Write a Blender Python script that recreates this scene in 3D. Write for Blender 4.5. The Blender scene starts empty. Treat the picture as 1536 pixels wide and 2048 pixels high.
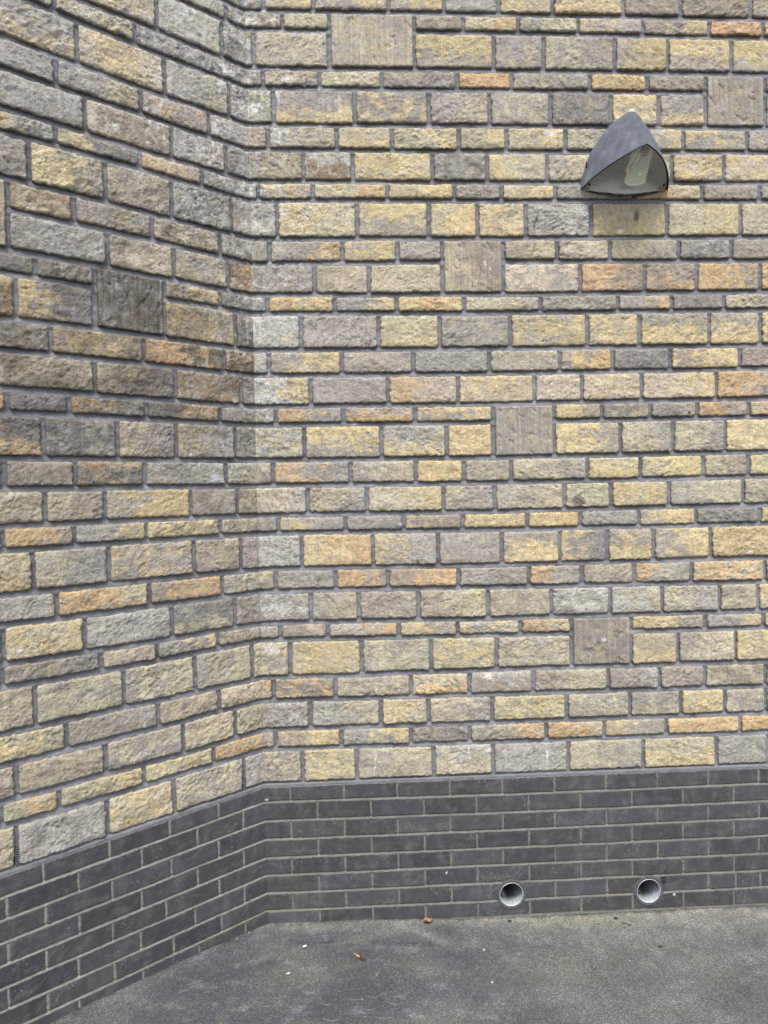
import bpy, math
import numpy as np
from mathutils import Vector

# ------------------------------------------------------------------ camera, sky, sun
scene = bpy.context.scene
COL = scene.collection
CAM_H = 1.839
cam = bpy.data.cameras.new('camera')
cam.sensor_fit = 'HORIZONTAL'; cam.sensor_width = 36.0; cam.lens = 36.0 * 1440 / 1536
cam.clip_start = 0.02; cam.clip_end = 2000
co = bpy.data.objects.new('camera', cam); COL.objects.link(co)
PITCH, ROLL = 0.0317, -0.0192
fw = Vector((0, math.cos(PITCH), -math.sin(PITCH)))
up0 = Vector((0, math.sin(PITCH), math.cos(PITCH)))
rt0 = Vector((1, 0, 0))
rt = rt0 * math.cos(ROLL) + up0 * math.sin(ROLL)
up = up0 * math.cos(ROLL) - rt0 * math.sin(ROLL)
from mathutils import Matrix
M = Matrix((rt, up, -fw)).transposed().to_4x4(); M.translation = (0, 0, CAM_H)
co.matrix_world = M
scene.camera = co

SUN_EL, SUN_AZ = math.radians(60), math.radians(181)     # azimuth clockwise from +Y
world = bpy.data.worlds.new('World'); scene.world = world; world.use_nodes = True
nt = world.node_tree; nt.nodes.clear()
sky = nt.nodes.new('ShaderNodeTexSky'); sky.sky_type = 'NISHITA'; sky.sun_disc = False
sky.sun_elevation = SUN_EL; sky.sun_rotation = SUN_AZ
sky.air_density = 1.0; sky.dust_density = 4.0; sky.ozone_density = 1.0
hs = nt.nodes.new('ShaderNodeHueSaturation'); hs.inputs['Saturation'].default_value = 0.42
bgn = nt.nodes.new('ShaderNodeBackground'); bgn.inputs['Strength'].default_value = 0.12
wo = nt.nodes.new('ShaderNodeOutputWorld')
nt.links.new(sky.outputs[0], hs.inputs['Color']); nt.links.new(hs.outputs[0], bgn.inputs[0]); nt.links.new(bgn.outputs[0], wo.inputs[0])
sl = bpy.data.lights.new('sun', 'SUN'); sl.energy = 1.5; sl.angle = math.radians(16); sl.color = (1.0, 0.975, 0.935)
so = bpy.data.objects.new('sun', sl); COL.objects.link(so)
sd = Vector((math.sin(SUN_AZ) * math.cos(SUN_EL), math.cos(SUN_AZ) * math.cos(SUN_EL), math.sin(SUN_EL)))
so.rotation_euler = sd.to_track_quat('Z', 'Y').to_euler(); so.location = sd * 10
scene.view_settings.view_transform = 'Standard'; scene.view_settings.look = 'None'
scene.view_settings.exposure = EXPO = 1.18; scene.view_settings.gamma = 1.0

# ------------------------------------------------------------------ measured wall data (metres from corner / ground)
X0, Y0, ANG_R, ANG_L = -0.525, 2.984, 0.0514, 0.7191
H = [3.9166, 3.7886, 3.7128, 3.5599, 3.4806, 3.3326, 3.2318, 3.1036, 3.029, 2.877, 2.7778, 2.646, 2.5697, 2.4215, 2.3184, 2.1911, 2.1137, 1.9655, 1.8617, 1.7402, 1.6615, 1.5141, 1.4163, 1.286, 1.2105, 1.0607, 0.9571, 0.8363, 0.7539, 0.6, 0.525, 0.45, 0.375, 0.3, 0.225, 0.15, 0.075, 0.0]
BED_R = {1: [(0.158, 2.4), (1.066, 1.1), (2.157, -3.8)], 2: [(0.156, 2.4), (1.023, 1.8), (2.157, -4.4)], 3: [(0.153, 2.2), (1.067, 2.6), (2.081, -1.8)], 4: [(0.185, 3.0), (1.02, 0.1), (1.856, -0.5)], 5: [(0.182, 2.7), (1.018, 2.4), (2.156, 1.6)], 6: [(0.18, 2.0), (1.016, -0.0), (2.156, 1.3)], 7: [(0.177, 3.0), (1.015, -0.2), (2.155, 2.1)], 8: [(0.175, 0.7), (1.014, 0.2), (2.155, -0.1)], 9: [(0.171, -2.2), (1.011, -2.5), (2.155, 3.4)], 10: [(0.169, -3.9), (1.253, 1.1), (2.155, 2.0)], 11: [(0.166, -1.1), (1.008, -2.6), (2.154, 3.0)], 12: [(0.164, 0.2), (1.007, -3.3), (2.154, 1.9)], 13: [(0.161, -2.4), (1.005, -3.6), (2.154, 0.8)], 14: [(0.158, -2.6), (1.003, -4.4), (2.153, 5.2)], 15: [(0.155, -2.2), (1.001, -3.6), (2.153, 4.2)], 16: [(0.154, -1.8), (0.888, -2.8), (2.153, 3.3)], 17: [(0.15, 1.8), (0.998, -3.0), (2.152, 2.5)], 18: [(0.148, -0.1), (0.997, -5.0), (2.152, 0.6)], 19: [(0.145, -1.0), (0.995, -4.2), (2.152, 0.8)], 20: [(0.143, 2.7), (0.994, -2.7), (2.152, -3.1)], 21: [(0.14, 1.4), (0.992, -4.4), (2.151, -2.7)], 22: [(0.138, 5.8), (0.99, 0.2), (2.151, -8.0)], 23: [(0.135, 3.0), (0.988, -2.9), (2.151, -4.1)], 24: [(0.133, 8.2), (0.987, -0.0), (2.15, -2.5)], 25: [(0.129, 0.5), (0.985, 3.3), (2.15, 1.4)], 26: [(0.127, 6.7), (0.984, 0.7), (2.15, -2.0)], 27: [(0.124, 4.8), (0.982, 1.3), (2.149, 0.7)], 28: [(0.122, 4.5), (0.981, -0.2), (2.149, -1.3)], 29: [(0.004, 10.2), (1.06, 10.4), (2.178, 7.5)], 30: [(0.002, 13.0), (1.059, 3.9), (2.178, 4.3)], 31: [(0.0, 7.1), (1.058, 1.1), (2.177, 1.4)], 32: [(-0.001, 3.3), (1.057, -0.7), (2.177, 3.0)], 33: [(-0.003, -0.7), (1.056, -1.8), (2.177, -0.8)], 34: [(-0.005, -0.6), (1.055, -0.8), (2.177, -4.3)], 35: [(-0.007, -2.6), (1.054, -2.1), (2.177, -3.7)], 36: [(-0.009, -2.7), (1.053, -5.7), (2.177, -3.2)], 37: [(1.052, 1.6), (2.176, -3.2)]}
BED_L = {3: [(0.009, 0.9), (0.373, 1.5), (0.672, -3.8)], 4: [(0.011, 1.3), (0.356, -3.6), (0.826, 0.4)], 5: [(0.007, -0.2), (0.455, -4.3), (0.915, 0.1)], 6: [(0.01, 0.1), (0.444, 0.3), (0.919, -2.0)], 7: [(0.014, 0.2), (0.455, -2.2), (0.923, -0.9)], 8: [(0.016, -1.0), (0.463, 3.2), (0.926, -2.3)], 9: [(0.004, -1.5), (0.339, -0.1), (0.59, 2.1)], 10: [(-0.001, -1.3), (0.424, 2.5), (0.902, -0.6)], 11: [(0.002, -0.6), (0.584, 3.0), (0.938, -1.7)], 12: [(0.004, -0.4), (0.376, 0.3), (0.94, 0.7)], 13: [(0.009, 1.0), (0.641, 3.6), (0.945, -1.0)], 14: [(0.012, 0.5), (0.465, 1.9), (0.949, -0.8)], 15: [(-0.001, 0.4), (0.463, -0.8), (0.953, 1.3)], 16: [(0.009, -0.8), (0.465, 1.0), (0.955, 0.5)], 17: [(-0.003, 0.2), (0.47, -0.4), (0.96, -0.5)], 18: [(-0.0, 0.8), (0.479, 1.4), (0.963, 0.6)], 19: [(0.003, 1.3), (0.476, 1.7), (0.967, 0.1)], 20: [(0.005, 1.9), (0.479, 0.8), (0.97, -0.4)], 21: [(0.286, 1.2), (0.633, 0.5), (0.975, 1.5)], 22: [(0.004, 0.6), (0.636, -0.4), (0.978, 0.7)], 23: [(0.008, 0.2), (0.576, -1.2), (0.982, 2.7)], 24: [(0.002, -1.7), (0.579, -1.6), (0.985, -0.6)], 25: [(0.006, -2.0), (0.57, -0.9), (0.99, -0.6)], 26: [(0.009, 0.4), (0.65, -2.8), (0.993, -0.7)], 27: [(0.012, 1.3), (0.343, -5.0), (0.654, -0.7)], 28: [(0.507, -1.1), (0.657, -1.5), (1.0, 0.6)], 29: [(-0.001, 2.5), (1.005, 1.6)], 30: [(1.007, -0.5)], 31: [(1.01, -0.3)], 32: [(1.012, -0.4)], 33: [(1.015, -0.5)], 34: [(1.017, -0.7)], 35: [(1.02, -0.8)]}
ROW_R = '''0: w 74 b.y.r 277 g.y.r 582 y.g.l 813 g 1040 b.y.l 1265 y.b.t 1567 t 1809 t 2113 t
1: r.w.c 150 b.t.c 340 SQ 688 t.g.c 892 b.o.r 1120 b.g.l 1373 g.y.l 1648 t.y.r 1932 o
2: g 30 b.g.c 338 SQ 686 y.g.b 1017 g.b.c 1225 g.b.l 1527 y.g.l 1752 y.g.b 2025 y.g.b
3: g.w.l 66 t.b.l 295 b.p.r 552 t.g.r 863 o 1091 g.b.c 1420 o.y.c 1665 t 1916 SQ 2173 t
4: g.b.c 106 g.y.b 437 g.y.c 743 g.b.r 997 g.b.c 1251 G 1509 y.g.b 1713 g.y.b 1915 SQ 2172 g
5: p 80 g.b.r 361 b.y.b 589 b.y.r 865 b.y.r 1065 b.y.r 1314 g.b.l 1566 g.y.r 1817 g.y.c 2094 g
6: b.g.l 221 r.w.t 424 y.b.c 754 G.g.c 983 b.y.l 1235 b.g.l 1450 b 1767 y.p.c 1993 p.y.c
7: w 34 g.y.c 259 b.o.r 565 y.b.l 843 t 1041 b.y.r 1269 g.b.r 1604 o.b.r 1897 t
8: g.w.c 110 b.y.l 437 y.g.b 736 y.b.l 938 y.b.c 1142 g.w.r 1420 b.y.b 1745 b.y.r 2064 p.b.c
9: g 74 g.o.r 375 y.g.c 602 g 789 SQ 1045 b.t.l 1272 b.t.l 1498 b.g.r 1795 G.g.c 2024 t.g.c
10: g 257 b.p.r 483 b.p.c 787 SQ 1043 p.g.c 1371 o.t.r 1647 t.o.b 1872 o.t.r 2149 o
11: w.g.r 62 y.o.l 338 g.y.r 595 y.o.c 878 b.g.r 1200 g.t.c 1530 g.o.r 1763 G 1992 g.b.l
12: w 197 g 519 b.y.b 772 g 1071 y.g.c 1398 y.b.c 1623 y.g.t 1926 y.g.t 2149 y
13: w 63 y.g.l 362 t.g.c 660 g 980 b.g.c 1280 o.g.l 1505 g 1756 y.t.l 2059 t
14: w.y.r 232 g 553 p.o.l 846 y.p.c 1170 p 1373 p.y.c 1630 p.y.r 1956 o.g.r
15: g 85 g.o.l 364 o.g.t 663 y.g.c 993 SQ 1254 y.t.r 1457 G.b.c 1666 g.t.c 1871 o.g.r 2096 o.b.c
16: b.w.c 200 y.g.b 521 g.y.b 794 y 991 SQ 1253 y.g.r 1536 b.g.r 1765 b.g.r 1994 y
17: g.b.c 69 g.o.l 389 b.g.l 663 y.o.c 865 b.g.c 1067 b.g.r 1392 y.b.t 1621 y.b.l 1897 t.b.l
18: p.w.r 209 b.g.r 456 b.y.r 777 g.b.l 995 b.g.l 1293 b.D.b 1494 y.b.c 1745 b.g.l 2072 b.g.c
19: g.t.c 86 g.y.l 364 g 609 t.y.l 858 y 1133 y.o.r 1360 g 1614 y.g.l 1864 G 2145 y
20: w 180 y.o.r 477 g.y.l 751 g 1022 y.g.t 1272 g.y.l 1475 y.g.t 1676 y.g.l 1927 y
21: b.t.c 67 g 319 o.t.r 538 o.t.l 835 g.t.r 1136 g.o.l 1365 t.b.c 1592 g.o.l 1844 o.b.c 2166 t
22: g.w.c 212 b.g.l 412 t.g.c 664 b.t.l 960 t.b.c 1233 w.g.c 1485 w.b.r 1713 g.b.l 1966 b.t.c
23: g.b.c 84 t.p.r 281 g.o.r 579 t.y.l 828 g.y.c 1097 o.b.r 1319 SQ 1576 y.g.r 1902 g.y.r 2158 y
24: b.g.c 121 y.b.c 420 b.g.c 714 b.y.c 993 b.g.c 1317 SQ 1575 b.y.b 1782 b.g.l 2035 y.b.c
25: o.p.c 50 t.o.c 307 t.b.c 626 b.o.b 875 t.w.t 1151 b.t.l 1474 t.w.r 1699 t.g.c 1899 t.b.c 2170 t
26: g.w.c 200 g.b.r 497 b.y.l 698 b.g.r 971 y.b.c 1293 g.b.c 1568 g.b.b 1792 y.b.c 1987 g.b.c
27: g.t.c 52 y.t.l 327 g.y.r 623 G.t.c 874 g.o.r 1202 o.b.r 1456 g.y.l 1728 o.y.c 2054 o
28: b.g.c 163 b.y.c 391 b.g.l 717 b.w.t 973 g.w.c 1298 b.g.r 1624 b.y.b 1948 g'''
ROW_L = '''0: g.b.c
1: g.b.c 87 t.w.c
2: b.y.c 379 w.b.c 108 G.w.c
3: g.b.c 744 b.t.c 465 g.G.r
4: g.y.b 672 y.b.c 354 g.b.c 83 t.g.c
5: g.t.c 746 t.b.r 449 t.o.c 177 w.p.c
6: g 652 t.p.l 332 t.g.l 105 G.w.c
7: g.o.l 754 G.y.l 458 y.t.r 211 g.w.r
8: t.g.c 840 y.G.r 590 t.b.c 339 G.w.c 85 g.w.r
9: SQ 910 r.b.c 700 t.g.c 420 t.b.c 141 t.w.c
10: SQ 914 g.w.c 588 p.t.l 337 b.g.c 108 r.o.r
11: G.t.c 832 G.t.c 637 SQ 378 t.y.r 146 g.w.r
12: r.y.c 897 G.y.l 641 SQ 382 y.G.c 80 G.t.c
13: g.t.c 791 t.y.c 466 o.D.r 136 r
14: t.p.c 647 G.b.l 345 r.t.c 60 g
15: o 934 G 736 G.o.l 463 G.o.r 158 g
16: G.o.b 826 G.g.c 572 g.b.l 348 g.b.l 95 g
17: t 950 t 725 G.o.c 476 g.w.r 139 b.w.c
18: b.t.c 828 t.b.l 626 y.g.l 294 t.g.c 92 b.t.l
19: t 961 o.t.r 734 g.y.r 476 y.t.r 172 b.t.c
20: b.y.b 872 g.b.l 617 g.y.c 287 t.b.c 80 g
21: g 801 o.b.r 471 o.t.l 168 b.w.c
22: b.y.c 710 w.g.c 385 G.b.b 115 t.g.c
23: t 979 t.G.r 655 t.b.l 449 g.y.r 196 t.p.c
24: b.t.c 880 b.g.c 578 b.g.l 297 b.g.l 41 b
25: b.y.l 782 t.g.r 451 b.t.c 196 p.b.c
26: b.t.c 947 b.t.c 650 g.b.c 354 b 126 b
27: b.o.r 813 b.y.r 512 y.b.c 228 o.b.c
28: b 953 g.w.c 651 b.y.c 398 b.g.c 94 g.w.c'''
TOPH = 4.75

# ------------------------------------------------------------------ noise in numpy
def _hash(ix, iy, seed):
    n = (ix.astype(np.int64) * 374761393 + iy.astype(np.int64) * 668265263 + seed * 1442695041) & 0xffffffff
    n = ((n ^ (n >> 13)) * 1274126177) & 0xffffffff
    n = n ^ (n >> 16)
    return n
def perlin(x, y, seed=0):
    x0 = np.floor(x); y0 = np.floor(y); fx = x - x0; fy = y - y0
    def g(ix, iy, dx, dy):
        a = _hash(ix, iy, seed) / 4294967296.0 * 2 * np.pi
        return np.cos(a) * dx + np.sin(a) * dy
    u = fx * fx * fx * (fx * (fx * 6 - 15) + 10); v = fy * fy * fy * (fy * (fy * 6 - 15) + 10)
    a = g(x0, y0, fx, fy); b = g(x0 + 1, y0, fx - 1, fy); c = g(x0, y0 + 1, fx, fy - 1); d = g(x0 + 1, y0 + 1, fx - 1, fy - 1)
    return 1.5 * ((a * (1 - u) + b * u) * (1 - v) + (c * (1 - u) + d * u) * v)
def fbm(x, y, seed=0, o=3, gain=.5):
    r = 0; a = 1; 
    for i in range(o):
        r = r + a * perlin(x, y, seed + i * 17); x = x * 2.03 + 3.7; y = y * 2.03 + 1.3; a *= gain
    return r
def worley(x, y, seed=0):
    x0 = np.floor(x); y0 = np.floor(y); best = np.full(x.shape, 9.0)
    for i in (-1, 0, 1):
        for j in (-1, 0, 1):
            cx, cy = x0 + i, y0 + j
            px = cx + _hash(cx, cy, seed) / 4294967296.0; py = cy + _hash(cx, cy, seed + 5) / 4294967296.0
            best = np.minimum(best, (px - x) ** 2 + (py - y) ** 2)
    return np.sqrt(best)
def sstep(a, b, x):
    t = np.clip((x - a) / (b - a), 0, 1); return t * t * (3 - 2 * t)
def lin(c):
    c = np.asarray(c, float) / 255.0
    return np.where(c <= .04045, c / 12.92, ((c + .055) / 1.055) ** 2.4)

# ------------------------------------------------------------------ mesh helpers
class MB:
    def __init__(s): s.V = []; s.F = []; s.C = []; s.n = 0
    def add(s, V, F, C=None):
        V = np.asarray(V, float).reshape(-1, 3); F = np.asarray(F, np.int64).reshape(-1, 4)
        s.V.append(V); s.F.append(F + s.n); s.n += len(V)
        if C is None: C = np.ones((len(V), 3)) * .5
        C = np.asarray(C, float)
        if C.ndim == 1: C = np.tile(C, (len(V), 1))
        s.C.append(C)
    def build(s, name, mat, parent=None, smooth=True, flip=False):
        V = np.concatenate(s.V); F = np.concatenate(s.F); C = np.concatenate(s.C)
        if flip: F = F[:, ::-1]
        me = bpy.data.meshes.new(name)
        tri = F[:, 2] == F[:, 3]
        nq = len(F); lt = np.where(tri, 3, 4); ls = np.concatenate([[0], np.cumsum(lt)[:-1]])
        loops = F[np.stack([np.ones(nq, bool)] * 3 + [~tri], 1)]
        me.vertices.add(len(V)); me.vertices.foreach_set('co', V.astype(np.float32).ravel())
        me.loops.add(len(loops)); me.loops.foreach_set('vertex_index', loops.astype(np.int32))
        me.polygons.add(nq); me.polygons.foreach_set('loop_start', ls.astype(np.int32)); me.polygons.foreach_set('loop_total', lt.astype(np.int32))
        at = me.color_attributes.new('Tint', 'FLOAT_COLOR', 'POINT')
        at.data.foreach_set('color', np.concatenate([C, np.ones((len(C), 1))], 1).astype(np.float32).ravel())
        me.update(calc_edges=True); me.validate()
        me.polygons.foreach_set('use_smooth', [smooth] * len(me.polygons))
        me.materials.append(mat)
        o = bpy.data.objects.new(name, me); COL.objects.link(o)
        if parent: o.parent = parent
        return o
def gridF(nu, nv, base=0):
    i, j = np.meshgrid(np.arange(nu - 1), np.arange(nv - 1), indexing='ij')
    a = i * nv + j + base
    return np.stack([a, a + nv, a + nv + 1, a + 1], -1).reshape(-1, 4)
def tag(o, label=None, cat=None, group=None, kind=None):
    if label: o['label'] = label
    if cat: o['category'] = cat
    if group: o['group'] = group
    if kind: o['kind'] = kind
    return o
def empty(name, loc, rz=0.0):
    o = bpy.data.objects.new(name, None); COL.objects.link(o); o.location = loc; o.rotation_euler = (0, 0, rz)
    o.empty_display_size = .1
    return o
def lathe(mb, prof, seg=24, axis='y', centre=(0, 0, 0), c=None, closed=False):
    # prof: (radius, along) pairs
    P = np.array(prof, float); n = len(P)
    a = np.linspace(0, 2 * np.pi, seg, endpoint=False)
    V = np.zeros((seg, n, 3))
    V[..., 0] = np.cos(a)[:, None] * P[:, 0]; V[..., 2] = np.sin(a)[:, None] * P[:, 0]; V[..., 1] = P[:, 1]
    if axis == 'z': V = V[..., [0, 2, 1]]
    if axis == 'x': V = V[..., [1, 0, 2]]
    i, j = np.meshgrid(np.arange(seg), np.arange(n - 1), indexing='ij')
    k = (i + 1) % seg
    F = np.stack([i * n + j, k * n + j, k * n + j + 1, i * n + j + 1], -1).reshape(-1, 4)
    mb.add(V.reshape(-1, 3) + np.array(centre), F, c)
def tube(mb, pts, r, seg=8, c=None):
    pts = [Vector(p) for p in pts]; n = len(pts); V = []
    rr = r if hasattr(r, '__len__') else [r] * n
    for i, p in enumerate(pts):
        t = (pts[min(i + 1, n - 1)] - pts[max(i - 1, 0)]).normalized()
        a = t.cross(Vector((0, 0, 1)))
        if a.length < .05: a = t.cross(Vector((1, 0, 0)))
        a.normalize(); b = t.cross(a)
        for k in range(seg):
            q = 2 * math.pi * k / seg; V.append(p + (a * math.cos(q) + b * math.sin(q)) * rr[i])
    F = []
    for i in range(n - 1):
        for k in range(seg):
            l = (k + 1) % seg; F.append((i * seg + k, i * seg + l, (i + 1) * seg + l, (i + 1) * seg + k))
    V.append(pts[0]); V.append(pts[-1]); m = n * seg
    for k in range(seg):
        l = (k + 1) % seg; F.append((m, l, k, k)); F.append((m + 1, (n - 1) * seg + k, (n - 1) * seg + l, (n - 1) * seg + l))
    mb.add([tuple(v) for v in V], F, c)

# ------------------------------------------------------------------ materials
def newmat(name):
    m = bpy.data.materials.new(name); m.use_nodes = True
    nt = m.node_tree; b = nt.nodes['Principled BSDF']
    return m, nt, b
def N(nt, t, **kw):
    n = nt.nodes.new(t)
    for k, v in kw.items():
        if k in n.inputs: n.inputs[k].default_value = v
        else: setattr(n, k, v)
    return n
def mathn(nt, op, a, b=None, c=None):
    n = nt.nodes.new('ShaderNodeMath'); n.operation = op
    for i, x in enumerate((a, b, c)):
        if x is None: continue
        if isinstance(x, (int, float)): n.inputs[i].default_value = x
        else: nt.links.new(x, n.inputs[i])
    return n.outputs[0]
def noise(nt, vec, scale, detail=3, rough=.55, dist=0.0):
    n = N(nt, 'ShaderNodeTexNoise', Scale=scale, Detail=detail, Roughness=rough, Distortion=dist)
    nt.links.new(vec, n.inputs['Vector']); return n.outputs['Fac']
def mapping(nt, vec, scale=(1, 1, 1), rot=(0, 0, 0)):
    n = nt.nodes.new('ShaderNodeMapping'); n.inputs['Scale'].default_value = scale; n.inputs['Rotation'].default_value = rot
    nt.links.new(vec, n.inputs['Vector']); return n.outputs[0]
def ramp(nt, fac, stops):
    n = nt.nodes.new('ShaderNodeValToRGB'); e = n.color_ramp.elements
    while len(e) < len(stops): e.new(.5)
    for k, (p, c) in enumerate(stops):
        e[k].position = p; e[k].color = (c, c, c, 1) if isinstance(c, (int, float)) else (*c, 1)
    nt.links.new(fac, n.inputs[0]); return n.outputs[0]
def mixc(nt, fac, a, b, mode='MIX'):
    n = nt.nodes.new('ShaderNodeMix'); n.data_type = 'RGBA'; n.blend_type = mode
    for i, x in ((0, fac), (6, a), (7, b)):
        if isinstance(x, (int, float)): n.inputs[i].default_value = x
        elif isinstance(x, (tuple, list)): n.inputs[i].default_value = (*x[:3], 1)
        else: nt.links.new(x, n.inputs[i])
    return n.outputs[2]
def bump(nt, h, dist, strength=1.0, prev=None):
    n = nt.nodes.new('ShaderNodeBump'); n.inputs['Distance'].default_value = dist; n.inputs['Strength'].default_value = strength
    nt.links.new(h, n.inputs['Height'])
    if prev is not None: nt.links.new(prev, n.inputs['Normal'])
    return n.outputs[0]
def tint(nt):
    n = nt.nodes.new('ShaderNodeVertexColor'); n.layer_name = 'Tint'; return n.outputs[0]
def objco(nt): return nt.nodes.new('ShaderNodeTexCoord').outputs['Object']

def mat_stone():
    m, nt, b = newmat('split_sandstone'); o = objco(nt); t = tint(nt)
    f1 = noise(nt, o, 260, 4, .7); f2 = noise(nt, o, 55, 4, .6); f3 = noise(nt, mapping(nt, o, (1, 1, .12)), 120, 3, .6)
    k = ramp(nt, f1, [(.28, .76), (.5, 1.03), (.74, 1.24)])
    k2 = ramp(nt, f2, [(.3, .82), (.7, 1.15)])
    k3 = ramp(nt, f3, [(.3, .90), (.7, 1.09)])
    c = mixc(nt, 1.0, t, k, 'MULTIPLY'); c = mixc(nt, 1.0, c, k2, 'MULTIPLY'); c = mixc(nt, 1.0, c, k3, 'MULTIPLY')
    # pale crumbs and dark pits in the grain
    w = noise(nt, o, 420, 2, .5); wk = ramp(nt, w, [(.66, 0.0), (.74, .55)])
    c = mixc(nt, wk, c, (.55, .53, .47))
    dk = ramp(nt, noise(nt, o, 150, 2, .5), [(.22, .6), (.29, 0.0)])
    c = mixc(nt, dk, c, (.07, .062, .052))
    nt.links.new(c, b.inputs['Base Color']); b.inputs['Roughness'].default_value = .92
    b.inputs['Specular IOR Level'].default_value = .25
    n1 = bump(nt, f1, .0030, .8); n2 = bump(nt, noise(nt, o, 130, 3, .6), .0045, .8, n1)
    nt.links.new(n2, b.inputs['Normal']); return m
def mat_mortar(name, base, var, grain=240):
    m, nt, b = newmat(name); o = objco(nt); t = tint(nt)
    k = ramp(nt, noise(nt, o, 14, 4, .6), [(.3, 1 - var), (.7, 1 + var)])
    g = ramp(nt, noise(nt, o, grain, 3, .7), [(.25, .78), (.75, 1.2)])
    c = mixc(nt, 1.0, t, k, 'MULTIPLY'); c = mixc(nt, 1.0, c, g, 'MULTIPLY')
    nt.links.new(c, b.inputs['Base Color']); b.inputs['Roughness'].default_value = .9
    b.inputs['Specular IOR Level'].default_value = .2
    n1 = bump(nt, noise(nt, o, grain, 3, .6), .0015, .8); n2 = bump(nt, noise(nt, o, 40, 3), .006, .6, n1)
    nt.links.new(n2, b.inputs['Normal']); return m
def mat_brick():
    m, nt, b = newmat('blue_engineering_brick'); o = objco(nt); t = tint(nt)
    k = ramp(nt, noise(nt, o, 22, 4, .6), [(.3, .86), (.7, 1.16)])
    k2 = ramp(nt, noise(nt, o, 320, 3, .7), [(.25, .80), (.75, 1.22)])
    c = mixc(nt, 1.0, t, k, 'MULTIPLY'); c = mixc(nt, 1.0, c, k2, 'MULTIPLY')
    # lime bloom: clusters of pale specks
    cl = ramp(nt, noise(nt, o, 9, 3, .6), [(.48, 0.0), (.64, .9)])
    sp = ramp(nt, noise(nt, o, 230, 2, .5), [(.635, 0.0), (.69, .8)])
    f = mathn(nt, 'MULTIPLY', cl, sp); c = mixc(nt, f, c, (.32, .33, .35))
    # faint slanting scratches
    sc = ramp(nt, noise(nt, mapping(nt, mapping(nt, o, (1, 1, 1), (0, .75, 0)), (8, 8, 170)), 1.0, 2, .5), [(.60, 0.0), (.66, .32)])
    scm = ramp(nt, noise(nt, o, 3.2, 2, .5), [(.60, 0.0), (.68, 1.0)])
    c = mixc(nt, mathn(nt, 'MULTIPLY', sc, scm), c, (.28, .28, .27))
    # pale drip film
    fl = ramp(nt, noise(nt, mapping(nt, o, (1, 1, .3)), 14, 5, .7), [(.50, 0.0), (.75, .30)])
    c = mixc(nt, fl, c, (.17, .17, .18))
    nt.links.new(c, b.inputs['Base Color'])
    r = ramp(nt, noise(nt, o, 60, 3, .6), [(.3, .42), (.7, .62)]); nt.links.new(r, b.inputs['Roughness'])
    b.inputs['Specular IOR Level'].default_value = .4
    n1 = bump(nt, noise(nt, o, 300, 3, .6), .0008, .7); n2 = bump(nt, noise(nt, o, 45, 3), .004, .5, n1)
    nt.links.new(n2, b.inputs['Normal']); return m
def simple(name, col, rough=.6, spec=.4, metal=0, nscale=60, var=.15, bd=.0006):
    m, nt, b = newmat(name); o = objco(nt)
    k = ramp(nt, noise(nt, o, nscale, 4, .6), [(.3, 1 - var), (.7, 1 + var)])
    c = mixc(nt, 1.0, tuple(lin(col)), k, 'MULTIPLY')
    nt.links.new(c, b.inputs['Base Color']); b.inputs['Roughness'].default_value = rough
    b.inputs['Specular IOR Level'].default_value = spec; b.inputs['Metallic'].default_value = metal
    if bd: nt.links.new(bump(nt, noise(nt, o, nscale * 4, 3), bd, .7), b.inputs['Normal'])
    return m
M_STONE = mat_stone()
M_MORT = mat_mortar('grey_mortar', None, .16)
M_PMORT = mat_mortar('pale_plinth_mortar', None, .14, 300)
M_BRICK = mat_brick()

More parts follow.
